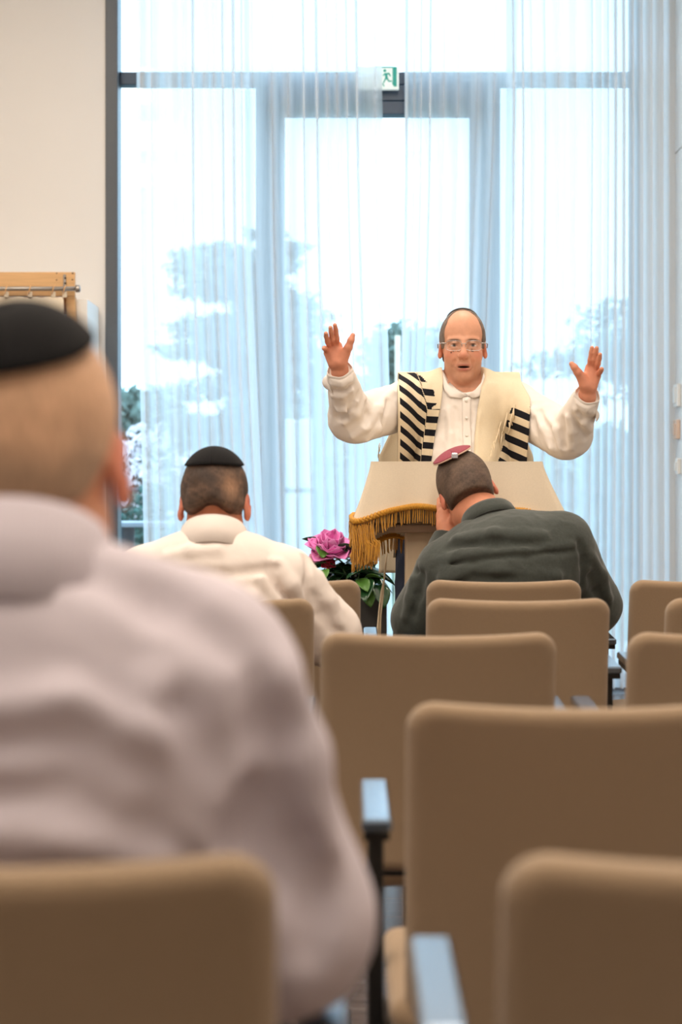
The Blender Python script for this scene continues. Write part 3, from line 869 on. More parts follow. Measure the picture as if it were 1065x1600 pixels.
fg.build('fringe', M_gold, cloth, True)['kind'] = 'stuff'

# ================================================================== planter with pink flowers, beside the lectern
PD = 6.95
ptx0, ptx1 = P(515, 0, PD)[0], P(603, 0, PD)[0]; ptz = P(0, 915, PD)[2]
pot = empty('planter', ((ptx0 + ptx1) / 2, PD, 0)); tag(pot, 'tall dark grey planter of pink flowers and glossy leaves beside the lectern', 'planter')
M_pot = mat('dark_planter', (66, 64, 62), rough=0.55, var=0.05, var_scale=12)
def ring_box(x0, x1, y0, y1, z0, z1, w):
    return MB().box((x0, y0, z0), (x1, y0 + w, z1), 0.003).box((x0, y1 - w, z0), (x1, y1, z1), 0.003).box((x0, y0 + w, z0), (x0 + w, y1 - w, z1)).box((x1 - w, y0 + w, z0), (x1, y1 - w, z1)).box((x0 + w, y0 + w, z0), (x1 - w, y1 - w, z0 + 0.02))
ring_box(ptx0, ptx1, PD - 0.1, PD + 0.1, 0, ptz, 0.012).build('body', M_pot, pot)
MB().box((ptx0 + 0.013, PD - 0.087, ptz - 0.06), (ptx1 - 0.013, PD + 0.087, ptz - 0.03)).build('soil', mat('soil', (60, 46, 36), rough=0.95, var=0.3, var_scale=60, bump=0.6, bump_scale=80), pot)
M_lf = mat('glossy_leaf', (38, 78, 44), rough=0.22, spec=0.6, var=0.3, var_scale=18, coat=0.4)
M_lf2 = mat('light_leaf', (92, 140, 60), rough=0.35, spec=0.5, var=0.2, var_scale=18)
M_stem = mat('green_stem', (86, 112, 66), rough=0.5, var=0.1)
def leaf_mesh(nm, L, W, curl):
    nu_, nv_ = 9, 7; Gq = np.zeros((nu_, nv_, 3))
    for i in range(nu_):
        t = i / (nu_ - 1); w = W * (math.sin(PI * min(t * 0.97 + 0.02, 1)) ** 0.75)
        for j in range(nv_):
            u = (j / (nv_ - 1)) * 2 - 1
            Gq[i, j] = (u * w, t * L, -curl * t * t * L + abs(u) ** 1.5 * w * 0.35)
    Vq, Fq = solid_grid(Gq, 0.0012); return mesh_np(nm, Vq, Fq)
lfm = [leaf_mesh('leaf', 0.12, 0.036, 0.35), leaf_mesh('leaf', 0.10, 0.034, 0.6), leaf_mesh('leaf', 0.085, 0.027, 0.2)]
def put(nm, me, m, at, yaw, pitch, roll, parent, sc=1.0):
    o = link(nm, me, None, parent); 
    if not me.materials: me.materials.append(m)
    o.location = tuple(np.array(at) - world_org(parent))
    o.rotation_euler = (pitch, roll, yaw); o.scale = (sc,) * 3
    return o
for me_ in lfm: me_.materials.append(M_lf)
r = np.random.default_rng(21)
base = np.array([(ptx0 + ptx1) / 2, PD, ptz - 0.04])
stems = []
for i in range(9):
    tip = P(r.uniform(503, 598), r.uniform(846, 902), PD + r.uniform(-0.07, 0.07))
    b0 = base + np.array([r.uniform(-0.07, 0.07), r.uniform(-0.06, 0.06), 0])
    mid = (b0 + tip) / 2 + np.array([0, 0, 0.03])
    MB().tube([b0, mid, tip], [0.004, 0.0035, 0.002], 6).build('stem', M_stem, pot, True)
    for k in range(6):
        q = b0 + (tip - b0) * (0.3 + 0.14 * k)
        put('leaf', lfm[int(r.integers(0, 3))], None, q, r.uniform(0, 2 * PI), r.uniform(-0.1, 0.7), r.uniform(-0.5, 0.5), pot, r.uniform(0.75, 1.1))
for (px, py, yw, pt, rl, sc) in ((540, 862, 0.5, 0.3, 0.3, 0.9), (518, 858, -1.2, 0.2, -0.3, 0.85), (560, 868, -0.6, 0.5, 0.3, 1.0), (525, 885, 1.3, 0.1, 0.2, 1.0), (550, 893, -1.5, 0.1, 0.2, 1.1), (585, 895, 2.2, 0.2, 0.2, 1.0),
                             (572, 905, 3.0, -0.3, 0.1, 1.0), (590, 912, 3.4, -0.5, 0.0, 0.9), (594, 862, -0.9, 0.4, 0.4, 0.9)):
    put('leaf', lfm[0], None, P(px, py, PD - 0.1), yw, pt, rl, pot, sc)
lf2 = leaf_mesh('leaf', 0.075, 0.026, 0.3); lf2.materials.append(M_lf2)
for (px, py, yw, pt) in ((503, 872, 0.2, 0.9), (572, 918, 3.2, -0.8), (508, 890, 2.8, -0.4), (598, 905, 1.0, 0.3), (560, 905, 3.5, -0.3)): put('leaf', lf2, None, P(px, py, PD - 0.13), yw, pt, 0.2, pot)
def bloom(c, rad, col, nm, lay=((0.25, 5, 1.25), (0.6, 6, 0.85), (0.95, 7, 0.45)), tilt=(0.5, -0.2)):
    c = np.array(c); m = mat('petal_' + nm, col, rough=0.7, spec=0.2, var=0.16, var_scale=30, sheen=0.1)
    fl = empty('flower', tuple(c - world_org(pot))); fl.parent = pot
    rr = np.random.default_rng(int(abs(c[0] * 1e4)) + 5)
    for (rad_f, n, up) in lay:
        nu_, nv_ = 6, 5; Gq = np.zeros((nu_, nv_, 3)); W = rad * 0.55
        for i in range(nu_):
            t = i / (nu_ - 1); w = W * (0.25 + 0.9 * math.sin(PI * (0.12 + 0.66 * t)))
            for j in range(nv_):
                u = j / (nv_ - 1) * 2 - 1
                a = up * (0.4 + 0.6 * (1 - t) if rad_f > 0.9 else 1.0)
                rr_ = rad * rad_f * t
                Gq[i, j] = (u * w * (1 - 0.15 * t), rr_ + 0.2 * rad * t * (1 - abs(u)) - abs(u) ** 2 * 0.1 * rad, rad * up * t * 0.75 + 0.16 * rad * u * u)
        Vq, Fq = solid_grid(Gq, 0.0015); me_ = mesh_np('petal', Vq, Fq); me_.materials.append(m)
        for k in range(n):
            o = link('petal', me_, None, fl)
            o.rotation_euler = (rr.uniform(-0.12, 0.12) + 0.0, 0, 2 * PI * k / n + rr.uniform(-0.3, 0.3))
    fl.rotation_euler = (tilt[0], tilt[1], 0)
bloom(P(515, 868, PD - 0.05), 0.086, (236, 140, 204), 'pink', tilt=(0.5, 0.1))
bloom(P(497, 876, PD - 0.07), 0.035, (232, 168, 190), 'pale_pink', tilt=(0.8, -0.3))
bloom(P(511, 882, PD - 0.09), 0.028, (150, 22, 48), 'crimson', tilt=(0.9, 0.3))
# ================================================================== people
M_skin = mat('skin', attr='Col', rough=0.5, spec=0.35, var=0.05, var_scale=70, bump=0.1, bump_scale=500)
M_hair = mat('hair', attr='Col', rough=0.6, spec=0.35, var=0.22, var_scale=260, stretch=(1, 1, 0.25), bump=0.5, bump_scale=420)
M_shirt_w = mat('white_shirt', (230, 221, 213), rough=0.85, spec=0.15, sheen=0.1, var=0.012, var_scale=30, bump=0.18, bump_scale=45)
M_shirt_w2 = mat('white_cotton', (232, 220, 212), rough=0.85, spec=0.15, var=0.012, var_scale=30, bump=0.22, bump_scale=38)
M_shirt_d = mat('dark_green_shirt', (66, 70, 66), rough=0.9, spec=0.15, sheen=0.2, var=0.12, var_scale=160, bump=0.3, bump_scale=60)
M_trouser = mat('navy_trousers', (38, 44, 60), rough=0.85, spec=0.2, var=0.06, var_scale=60, bump=0.2, bump_scale=50)
M_trouser2 = mat('charcoal_trousers', (46, 46, 50), rough=0.85, spec=0.2, var=0.06, var_scale=60, bump=0.2, bump_scale=50)
M_shoe = mat('black_shoe', (24, 22, 22), rough=0.35, spec=0.5, var=0.05)
M_cap = mat('black_velvet', (26, 25, 26), rough=0.9, spec=0.10, sheen=0.04, var=0.08, var_scale=200, bump=0.15, bump_scale=500)

def pinstripe():
    m = mat('lavender_shirt', (208, 198, 204), rough=0.85, spec=0.15, var=0.015, var_scale=30, bump=0.15, bump_scale=40)
    nt = m.node_tree; b = nt.nodes['Principled BSDF']
    old = b.inputs['Base Color'].links[0].from_socket
    tc = nt.nodes.new('ShaderNodeTexCoord'); w = nt.nodes.new('ShaderNodeTexWave'); w.inputs['Scale'].default_value = 75
    nt.links.new(tc.outputs['Object'], w.inputs['Vector'])
    mx = nt.nodes.new('ShaderNodeMix'); mx.data_type = 'RGBA'; mx.blend_type = 'MULTIPLY'
    mr = nt.nodes.new('ShaderNodeMapRange'); mr.inputs['From Min'].default_value = 0.6; mr.inputs['To Max'].default_value = 0.35
    nt.links.new(w.outputs['Fac'], mr.inputs['Value']); nt.links.new(mr.outputs['Result'], mx.inputs[0])
    nt.links.new(old, mx.inputs[6]); mx.inputs[7].default_value = (0.62, 0.62, 0.75, 1)
    nt.links.new(mx.outputs[2], b.inputs['Base Color'])
    return m
M_shirt_l = pinstripe()

def lc(c): return np.array(lin(c)[:3])

# ---------- head, in its own frame: x to the side, -y is where the face looks, z up, origin between the eyes inside the skull
def head_ops(S, R, c, sc=1.0, fat=1.0, mouth=True, ear=1.0, ein=0.0):
    S.frame(R, c, sc)
    S.ell((0, 0.016, 0.028), (0.0745, 0.094, 0.093), k=0.0)
    S.ell((0, -0.042, 0.042), (0.058, 0.043, 0.058), k=0.03)
    S.ell((0, -0.026, -0.042), (0.0570 * fat, 0.070, 0.082), k=0.03)
    for s in (-1, 1):
        S.ell((s * 0.029 * fat, -0.024, -0.058), (0.030 * fat, 0.050, 0.038), k=0.03)
        S.ell((s * 0.037, -0.060, -0.030), (0.024, 0.026, 0.026), k=0.022)
    S.ell((0, -0.026, -0.104), (0.033 * fat, 0.046, 0.024), k=0.025)
    S.ell((0, -0.076, -0.060), (0.034, 0.024, 0.030), k=0.02)
    S.ell((0, -0.076, -0.103), (0.025, 0.021, 0.019), k=0.02)
    for s in (-1, 1):
        S.cone((s * 0.014, -0.0865, 0.0165), (s * 0.046, -0.073, 0.015), 0.0085, 0.007, k=0.014)
        S.ell((s * 0.0315, -0.1005, 0.000), (0.0185, 0.0150, 0.0120), k=0.010, mode='sub')
        S.ell((s * 0.0315, -0.0760, -0.0015), (0.0135, 0.0125, 0.0125), k=0.003)
        S.chain([(s * 0.0175, -0.0865, 0.001), (s * 0.025, -0.0895, 0.0065), (s * 0.034, -0.0885, 0.0068), (s * 0.0455, -0.0785, 0.000)], [0.0022, 0.0032, 0.0032, 0.0022], k=0.004)
        S.chain([(s * 0.0180, -0.0860, -0.003), (s * 0.026, -0.0880, -0.0085), (s * 0.036, -0.0865, -0.0085), (s * 0.0455, -0.0785, -0.003)], [0.0018, 0.0024, 0.0024, 0.0018], k=0.006)
        S.ell((s * 0.031, -0.083, -0.0155), (0.015, 0.006, 0.005), k=0.008)
    S.cone((0, -0.0865, 0.010), (0, -0.1085, -0.028), 0.0085, 0.0115, k=0.014)
    S.ell((0, -0.1105, -0.0345), (0.0135, 0.0125, 0.0115), k=0.008)
    for s in (-1, 1):
        S.ell((s * 0.0140, -0.1000, -0.0375), (0.0085, 0.0105, 0.0085), k=0.006)
        S.ell((s * 0.0065, -0.1085, -0.0465), (0.0035, 0.0050, 0.0032), k=0.003, mode='sub')
        S.chain([(s * 0.0215, -0.0990, -0.040), (s * 0.030, -0.0930, -0.056), (s * 0.033, -0.0860, -0.074)], [0.0022, 0.0026, 0.0016], k=0.012, mode='sub')
    if mouth:
        S.chain([(-0.024, -0.0905, -0.0715), (-0.009, -0.0990, -0.0650), (0, -0.0990, -0.0662), (0.009, -0.0990, -0.0650), (0.024, -0.0905, -0.0715)], [0.0022, 0.0042, 0.0040, 0.0042, 0.0022], k=0.006)
        S.chain([(-0.022, -0.0905, -0.0745), (-0.010, -0.0965, -0.0795), (0.010, -0.0965, -0.0795), (0.022, -0.0905, -0.0745)], [0.0024, 0.0050, 0.0050, 0.0024], k=0.006)
        S.ell((0, -0.0985, -0.0722), (0.0195, 0.014, 0.0036), k=0.003, mode='sub')
    for s in (-1, 1):
        E = rotm(0.12, s * -0.12, s * (0.35 if ein == 0 else 0.15))
        S.ell((s * (0.0785 * (1 + 0.03 * (ear - 1)) - ein), 0.010, -0.006), (0.0075, 0.019 * ear, 0.031 * ear), E, k=0.006)
        S.ell((s * (0.0800 - ein), 0.004, -0.030 * ear), (0.007, 0.010, 0.012), E, k=0.006)
        S.ell((s * (0.0860 - ein), 0.004, -0.004), (0.0050, 0.0095, 0.0170), E, k=0.004, mode='sub')
    S.frame()

def head_cols(V, R, c, sc, base, mouth=True, eyes=True):
    """skin tones by place on the body: lips, brows, eyes, ruddy ears and cheeks, stubble"""
    q = ((V - c) @ R) / sc
    C = np.tile(lc(base), (len(V), 1))
    def g(x, y, z, r): return np.exp(-(((q[:, 0] - x) / r[0]) ** 2 + ((q[:, 1] - y) / r[1]) ** 2 + ((q[:, 2] - z) / r[2]) ** 2))
    def mixc(w, col): nonlocal C; w = np.clip(w, 0, 1)[:, None]; C = C * (1 - w) + lc(col) * w
    inh = (np.abs(q[:, 0]) < 0.11) & (np.abs(q[:, 1]) < 0.13) & (q[:, 2] > -0.14) & (q[:, 2] < 0.14)
    for s in (-1, 1):
        mixc(0.45 * g(s * 0.045, -0.075, -0.030, (0.022, 0.03, 0.02)), (206, 112, 92))
        mixc(0.8 * g(s * 0.083, 0.010, -0.006, (0.012, 0.035, 0.045)), (206, 108, 90))
    mixc(0.5 * g(0, -0.115, -0.034, (0.016, 0.016, 0.014)), (206, 112, 92))
    if eyes:
        mixc(0.35 * inh * (q[:, 1] < 0.0) * np.clip((-0.045 - q[:, 2]) / 0.02, 0, 1), (168, 122, 100))
        mixc(0.95 * g(0, -0.098, -0.0655, (0.022, 0.012, 0.0038)) + 0.95 * g(0, -0.098, -0.0800, (0.019, 0.012, 0.0050)), (176, 92, 84))
        mixc(1.6 * g(0, -0.088, -0.0722, (0.018, 0.0085, 0.0032)), (56, 24, 22))
        for s in (-1, 1):
            mixc(0.35 * g(s * 0.0315, -0.083, -0.006, (0.018, 0.012, 0.012)), (150, 96, 78))
            mixc(0.95 * np.exp(-((np.abs(q[:, 0] - s * 0.031) / 0.021) ** 4 + ((q[:, 2] - 0.0175 + 6.0 * (np.abs(q[:, 0]) - 0.03) ** 2) / 0.0046) ** 2)) * (q[:, 1] < -0.06), (70, 54, 44))
            e = np.linalg.norm((q - np.array([s * 0.0315, -0.0760, -0.0015])) / np.array([0.0135, 0.0125, 0.0125]), axis=1)
            ball = np.clip((1.10 - e) / 0.06, 0, 1) * (np.abs(q[:, 2] + 0.001) < 0.0062) * (np.abs(q[:, 0] - s * 0.0315) < 0.012)
            mixc(ball, (216, 206, 198))
            ir = np.exp(-((((q[:, 0] - s * 0.0310) ** 2 + (q[:, 2] + 0.0005) ** 2) / 0.0056 ** 2) ** 2)) * (q[:, 1] < -0.08)
            mixc(ir * (np.abs(q[:, 2] + 0.001) < 0.0066), (44, 32, 26))
            mixc(0.6 * np.exp(-((np.abs(q[:, 0] - s * 0.031) / 0.015) ** 4 + ((q[:, 2] - 0.0062) / 0.0018) ** 2)) * (q[:, 1] < -0.075), (92, 58, 46))
    return C

# ---------- trunk and arms; J is a dict of joints, g the extra room a garment takes
def trunk_ops(S, J, g=0.0, ga=0.0, belly=0.12, wide=1.0, wrist_in=0.0, neck=True, sleeve=0.0, neck_r=0.060):
    up = J['neck'] - J['pelvis']; up = up / np.linalg.norm(up)
    side = J['shR'] - J['shL']; side = side - up * (side @ up); side /= np.linalg.norm(side)
    R = np.stack([side, np.cross(up, side), up], 1)
    ch, pv = J['chest'], J['pelvis']; md = J.get('belly', (ch + pv) / 2)
    k = 0.04
    S.ell(ch, (0.158 * wide + g, 0.108 + g, 0.19), R, k=k)
    S.ell(ch + up * 0.06, (0.172 * wide + g, 0.085 + g, 0.115 + g), R, k=k)
    S.ell(md, (0.150 * wide + g, belly + g, 0.17), R, k=k)
    S.ell(pv, (0.165 * wide + g, 0.125 + g, 0.13 + g), R, k=k)
    for a in 'LR':
        S.cone(J['neck'] - up * 0.03, J['sh' + a] + up * 0.012, 0.050 + g * 0.6, 0.054 + g * 0.6, k=0.045)
        S.cone(J['sh' + a], J['el' + a], 0.060 + ga, 0.046 + ga + sleeve, k=0.035)
        w = J['wr' + a]; e = J['el' + a]
        w2 = w - (w - e) / np.linalg.norm(w - e) * wrist_in
        S.cone(e, w2, 0.047 + ga + sleeve, 0.030 + max(ga, 0) * 0.75 + min(ga, 0) * 0.4, k=0.03)
    if neck: S.cone(J['neck'] - up * 0.02, J['nhead'], neck_r, neck_r * 0.97, k=0.03)

def leg_ops(S, J, g=0.0):
    for a in 'LR':
        S.cone(J['hip' + a], J['kn' + a], 0.088 + g, 0.066 + g, k=0.05)
        S.cone(J['kn' + a], J['an' + a], 0.062 + g, 0.045 + g * 1.3, k=0.04)

def shoes(root, J, fwd):
    for a in 'LR':
        an = J['an' + a]; S = SDF()
        S.cone((an[0], an[1] - fwd * 0.03, 0.045), (an[0], an[1] + fwd * 0.10, 0.038), 0.042, 0.040, k=0.02)
        S.ell((an[0], an[1] + fwd * 0.15, 0.034), (0.046, 0.075, 0.034), k=0.03)
        S.cone((an[0], an[1], 0.05), (an[0], an[1], 0.10), 0.042, 0.042, k=0.03)
        S.cut(lambda Q: -Q[:, 2], 0.004)
        sdf_obj('shoe', S, 0.007, M_shoe, root)

def collar(root, c, R, rx, ry, h, m, gap=0.45, fall=0.042, lean=0.35, name='collar'):
    """folded shirt collar round the neck; R frame (x side, -y front, z up the neck); gap = half opening angle at the front"""
    prof = [(0.000, -0.012), (-0.004, h * 0.55), (-0.003, h), (0.003, h + 0.003), (0.007, h * 0.9), (0.012, h * 0.4), (0.017, h - fall)]
    n = 56; th = np.linspace(gap, 2 * PI - gap, n)
    G = np.zeros((n, len(prof), 3))
    for i, t in enumerate(th):
        dx, dy = math.sin(t), -math.cos(t)
        fr_ = max(0.0, math.cos(t))                      # 1 at the front
        for j, (a, z) in enumerate(prof):
            ext = 1.0 + (0.9 * fr_ ** 3 if j >= 5 else 0)
            p = np.array([dx * (rx + a * ext), dy * (ry + a * ext), (z if j < 5 else h - (h - z) * (1 + 0.35 * fr_ ** 4)) - lean * h * fr_ * 1.2])
            G[i, j] = c + R @ p
    V, Fq = solid_grid(G, 0.0022)
    return obj_np(name, V, Fq, m, root)

def cap_shell(root, name, R, c, sc, cen, rad, ax, ang, m, thick=0.004, lift=0.004, flat=0.0, segs=44, rings=12, rim=None, sharp=1.0):
    """skullcap: part of an ellipsoid over the skull; ax is the direction of its crown in head space"""
    ax = np.array(ax, float); ax /= np.linalg.norm(ax)
    u = np.cross(ax, [1, 0, 0.001]); u /= np.linalg.norm(u); v = np.cross(ax, u)
    G = np.zeros((segs + 1, rings, 3)); 
    for i in range(segs + 1):
        t = 2 * PI * i / segs
        for j in range(rings):
            a = ang * (j / (rings - 1)) ** sharp
            d = ax * math.cos(a) + (u * math.cos(t) + v * math.sin(t)) * math.sin(a)
            rr = 1 / np.linalg.norm(d / np.array(rad))
            p = d * (rr + lift)
            if flat:                                      # stiff cap: flatter than the skull
                h0 = (ax * (1 / np.linalg.norm(ax / np.array(rad)) + lift)) @ ax
                p = p - ax * ((p @ ax) - h0) * flat
            G[i, j] = p
    G = G[:, ::-1]
    V, Fq = solid_grid(G, -thick)
    V = c + (cen + V) * sc @ R.T if False else c + ((np.array(cen) + V) * sc) @ R.T
    return obj_np(name, V, Fq, m, root), [c + R @ ((np.array(cen) + p) * sc) for p in G[:, 0]]

def hair_obj(root, R, c, sc, keep, colf, thick=0.006, vox=0.003, lump=0.0, blend=0.012):
    S = SDF().frame(R, c, sc)
    S.ell((0, 0.016, 0.028), (0.0745 + thick, 0.094 + thick, 0.093 + thick), k=0)
    S.ell((0, -0.042, 0.042), (0.058 + thick, 0.043 + thick, 0.058 + thick), k=0.03)
    S.ell((0, 0.030, -0.040), (0.060 + thick, 0.060 + thick, 0.060), k=0.03)
    S.frame()
    S.cut(lambda Q: keep(((Q - c) @ R) / sc) * sc, blend)
    if lump: S.disp(lambda Q: lump * wob(((Q - c) @ R) / sc, 90, 4) + 0.6 * lump * wob(((Q - c) @ R) / sc * np.array([1, 1, 0.35]), 260, 9))
    return sdf_obj('hair', S, vox, M_hair, root, colf)

def folds(seed, f=28.0, amp=0.004, zdir=None):
    """soft cloth wrinkles: ridged, stretched noise"""
    def fn(Q):
        q = Q if zdir is None else Q * np.array(zdir)
        n = wob(q, f, seed)
        return -amp * (1 - np.abs(n)) ** 2 + amp * 0.35
    return fn

def hand_ops(S, W, palm, fingers, thumb, fr_=0.0083):
    """W wrist point; palm: list of (point, point, radius); fingers: four joint chains"""
    for a, b, ra, rb in palm: S.cone(a, b, ra, rb, k=0.012)
    for ch_ in fingers:
        n = len(ch_); S.chain(ch_, np.linspace(fr_ * 1.08, fr_ * 0.80, n), k=0.0035)
    S.chain(thumb, np.linspace(fr_ * 1.75, fr_ * 0.95, len(thumb)), k=0.007)

# ------------------------------------------------------------------ 1. the speaker at the lectern
SD = 6.42
def Q_(px, py, d=SD): return P(px, py, d)
J = dict(neck=Q_(722, 612) + (0, 0.018, 0), nhead=Q_(722.5, 565) + (0, 0.034, 0), chest=Q_(722, 665) + (0, 0.02, 0), belly=Q_(722, 735) + (0, -0.005, 0), pelvis=Q_(722, 800) + (0, 0.03, 0),
         shL=Q_(640, 628), shR=Q_(806, 634), elL=P(549, 654, 6.22), elR=P(889, 679, 6.22), wrL=P(530.5, 578, 6.05), wrR=P(917, 617, 6.05))
hip = CH + (HY - 815) / (F / SD)
J.update(hipL=np.array([0.30, SD + 0.03, 0.98]), hipR=np.array([0.50, SD + 0.03, 0.98]), knL=np.array([0.262, SD + 0.02, 0.52]), knR=np.array([0.55, SD + 0.02, 0.52]),
         anL=np.array([0.262, SD + 0.04, 0.09]), anR=np.array([0.56, SD + 0.04, 0.09]))
RS = rotm(0.03, 0.0, -0.03); cS = Q_(722.5, 541) + (0, 0.0, 0.0); kS = 1.0
S = SDF()
trunk_ops(S, J, g=-0.012, ga=-0.008, belly=0.13, neck_r=0.050)
head_ops(S, RS, cS, kS, fat=0.93, ein=0.005)
# hands: joints given where they stand
def hp(px, py, d): return P(px, py, d)
hd = 6.03
hand_ops(S, J['wrL'],
    [(hp(530.5, 582, 6.05), hp(530, 570, 6.045), 0.024, 0.022), (hp(527, 566, hd), hp(521, 541, hd), 0.019, 0.013), (hp(532, 566, hd), hp(528, 540, hd), 0.019, 0.013),
     (hp(523, 566, hd), hp(513.5, 545, hd), 0.017, 0.012), (hp(533, 566, hd - 0.01), hp(539, 552, hd - 0.015), 0.019, 0.016), (hp(520, 568, hd), hp(511, 552, hd), 0.015, 0.011)],
    [[hp(526.5, 541, hd), hp(526, 529, hd - 0.022), hp(524.5, 516, hd - 0.038), hp(523, 508, hd - 0.05)],
     [hp(521, 541, hd), hp(518.5, 530, hd - 0.03), hp(517, 519, hd - 0.05), hp(516, 512, hd - 0.062)],
     [hp(515.5, 543, hd), hp(511.5, 534, hd - 0.03), hp(509.5, 526, hd - 0.052), hp(509, 521, hd - 0.064)],
     [hp(511, 549, hd), hp(508, 545, hd - 0.028), hp(506.5, 544, hd - 0.046), hp(506, 544.5, hd - 0.056)]],
    [hp(537, 556, hd - 0.012), hp(544, 543, hd - 0.025), hp(548, 532, hd - 0.03), hp(551, 524, hd - 0.03)])
hand_ops(S, J['wrR'],
    [(hp(918, 622, 6.05), hp(917, 610, 6.045), 0.023, 0.021), (hp(919, 604, hd), hp(924.5, 577, hd), 0.019, 0.013), (hp(916, 603, hd), hp(920, 574, hd), 0.019, 0.012),
     (hp(922, 605, hd), hp(929.5, 580, hd), 0.017, 0.012), (hp(913, 601, hd - 0.01), hp(908, 589, hd - 0.015), 0.018, 0.015), (hp(924, 605, hd), hp(933, 588, hd), 0.014, 0.011)],
    [[hp(920.5, 575, hd), hp(922, 562, hd - 0.018), hp(923.5, 551, hd - 0.028), hp(924.5, 543.5, hd - 0.034)],
     [hp(925.5, 576, hd), hp(928.5, 562, hd - 0.024), hp(930.5, 551, hd - 0.036), hp(931.8, 544, hd - 0.044)],
     [hp(930, 580, hd), hp(934, 568, hd - 0.026), hp(936, 560, hd - 0.04), hp(937, 554, hd - 0.05)],
     [hp(933, 587, hd), hp(937, 581, hd - 0.026), hp(939, 578, hd - 0.042), hp(939.6, 576.5, hd - 0.052)]],
    [hp(909.5, 592, hd - 0.012), hp(902.5, 582, hd - 0.025), hp(897, 574, hd - 0.03), hp(892.5, 568.5, hd - 0.03)])
def cS_col(V):
    C = head_cols(V, RS, cS, kS, (212, 154, 124))
    for W in (J['wrL'], J['wrR']):
        w = np.exp(-(np.linalg.norm(V - W - np.array([0, -0.03, 0.06]), axis=1) / 0.11) ** 4)[:, None] * 0.75
        C = C * (1 - w) + lc((216, 140, 112)) * w
    q = (V - cS) @ RS
    w = (np.exp(-((q[:, 0] - 0.0275) ** 2 + (q[:, 2] + 0.0145) ** 2) / 0.0028 ** 2) * (q[:, 1] < -0.05))[:, None] * 0.8
    return C * (1 - w) + lc((84, 52, 42)) * w
Vb, Fb = S.mesh(0.0024)
base_o = np.array([cS[0], SD, 0.0])
spk = link('person', mesh_np('person', Vb - base_o, Fb, True, cS_col(Vb)), M_skin, None, tuple(base_o))
tag(spk, 'standing man in white shirt, glasses and striped shawl with both hands raised at the lectern', 'person')

# shirt
SH = SDF()
trunk_ops(SH, J, g=0.012, ga=0.014, belly=0.13, wrist_in=-0.004, neck=False, sleeve=0.010)
for a, fx in (('L', -1), ('R', 1)):
    e, w, sh = J['el' + a], J['wr' + a], J['sh' + a]
    SH.cone(sh * 0.6 + e * 0.4 + (0, 0, -0.020), e + np.array([0.03 * -fx, 0, -0.016]), 0.060, 0.052, k=0.04)
for pts, r_, h_, md in (
    ([(612, 612), (590, 640), (570, 668), (552, 682)], .012, .008, 'add'), ([(600, 640), (590, 668), (572, 686)], .012, .007, 'add'), ([(570, 622), (556, 645), (538, 660)], .012, .009, 'add'),
    ([(556, 628), (542, 640), (524, 642)], .010, .008, 'add'), ([(548, 610), (534, 618), (519, 618)], .009, .006, 'add'), ([(548, 594), (534, 600), (519, 600)], .008, .005, 'add'),
    ([(572, 630), (574, 648), (570, 664)], .008, .008, 'sub'), ([(560, 615), (552, 634), (530, 650)], .007, .003, 'sub'), ([(606, 625), (600, 655), (590, 680)], .008, .006, 'sub'), ([(550, 602), (536, 610), (520, 610)], .006, .004, 'sub'),
    ([(540, 655), (528, 652), (520, 640)], .007, .005, 'sub'),
    ([(832, 640), (850, 668), (862, 700)], .012, .008, 'add'), ([(850, 650), (868, 672), (874, 700)], .012, .007, 'add'), ([(888, 652), (893, 672), (890, 700)], .012, .009, 'add'), ([(900, 640), (910, 660), (922, 672)], .011, .008, 'add'),
    ([(905, 628), (915, 640), (928, 645)], .009, .005, 'add'), ([(880, 655), (880, 676), (882, 698)], .008, .009, 'sub'), ([(842, 642), (858, 672), (868, 702)], .007, .005, 'sub'), ([(896, 650), (904, 668), (916, 684)], .007, .006, 'sub'),
    ([(833, 655), (840, 690)], .008, .003, 'sub'), ([(905, 645), (910, 655)], .006, .008, 'sub'),
    ([(700, 640), (704, 680), (700, 715)], .008, .003, 'add'), ([(745, 650), (740, 690), (742, 715)], .008, .003, 'add'), ([(712, 640), (716, 690), (712, 715)], .008, .003, 'sub')):
    crease(SH, pts, 5.7, r_, h_, 0.016, md)
SH.disp(folds(3, 60, 0.0022)); SH.disp(folds(4, 170, 0.0007))
for a in 'LR':
    e, w = J['el' + a], J['wr' + a]; dr = (w - e) / np.linalg.norm(w - e)
    SH.cut(lambda Q, w=w, dr=dr: np.where(np.linalg.norm(Q - w, axis=1) < 0.14, (Q - w) @ dr + 0.004, -1.0), 0.003)
nk = J['neck'] - np.array([0, 0.018, 0])
SH.cut(lambda Q: 0.068 - np.sqrt((Q[:, 0] - nk[0]) ** 2 + ((Q[:, 1] - nk[1] + 0.03) * 0.8) ** 2 + (np.minimum(Q[:, 2] - nk[2] - 0.040, 0) * 1.15) ** 2), 0.006)
SH.cut(lambda Q: 0.99 - Q[:, 2], 0.01)
shirt = sdf_obj('shirt', SH, 0.0048, M_shirt_w, spk)
# cuffs, open collar, placket and buttons
for a, fx in (('L', -1), ('R', 1)):
    e, w = J['el' + a], J['wr' + a]; dr = (w - e) / np.linalg.norm(w - e)
    sx_ = np.cross(dr, [0, 1, 0]); sx_ /= np.linalg.norm(sx_); sy_ = np.cross(dr, sx_)
    G = np.zeros((41, 8, 3))
    for i in range(41):
        t = 2 * PI * i / 40
        for j in range(8):
            q = j / 7; rr = 0.0355 + 0.004 * (1 - q) + 0.0015 * math.sin(5 * t)
            G[i, j] = w + dr * (-0.062 + 0.066 * q) + (sx_ * math.cos(t) * 1.06 + sy_ * math.sin(t) * 0.94) * rr
    Vq, Fq = solid_grid(G, -0.003)
    cu = obj_np('cuff', Vq, Fq, M_shirt_w, shirt)
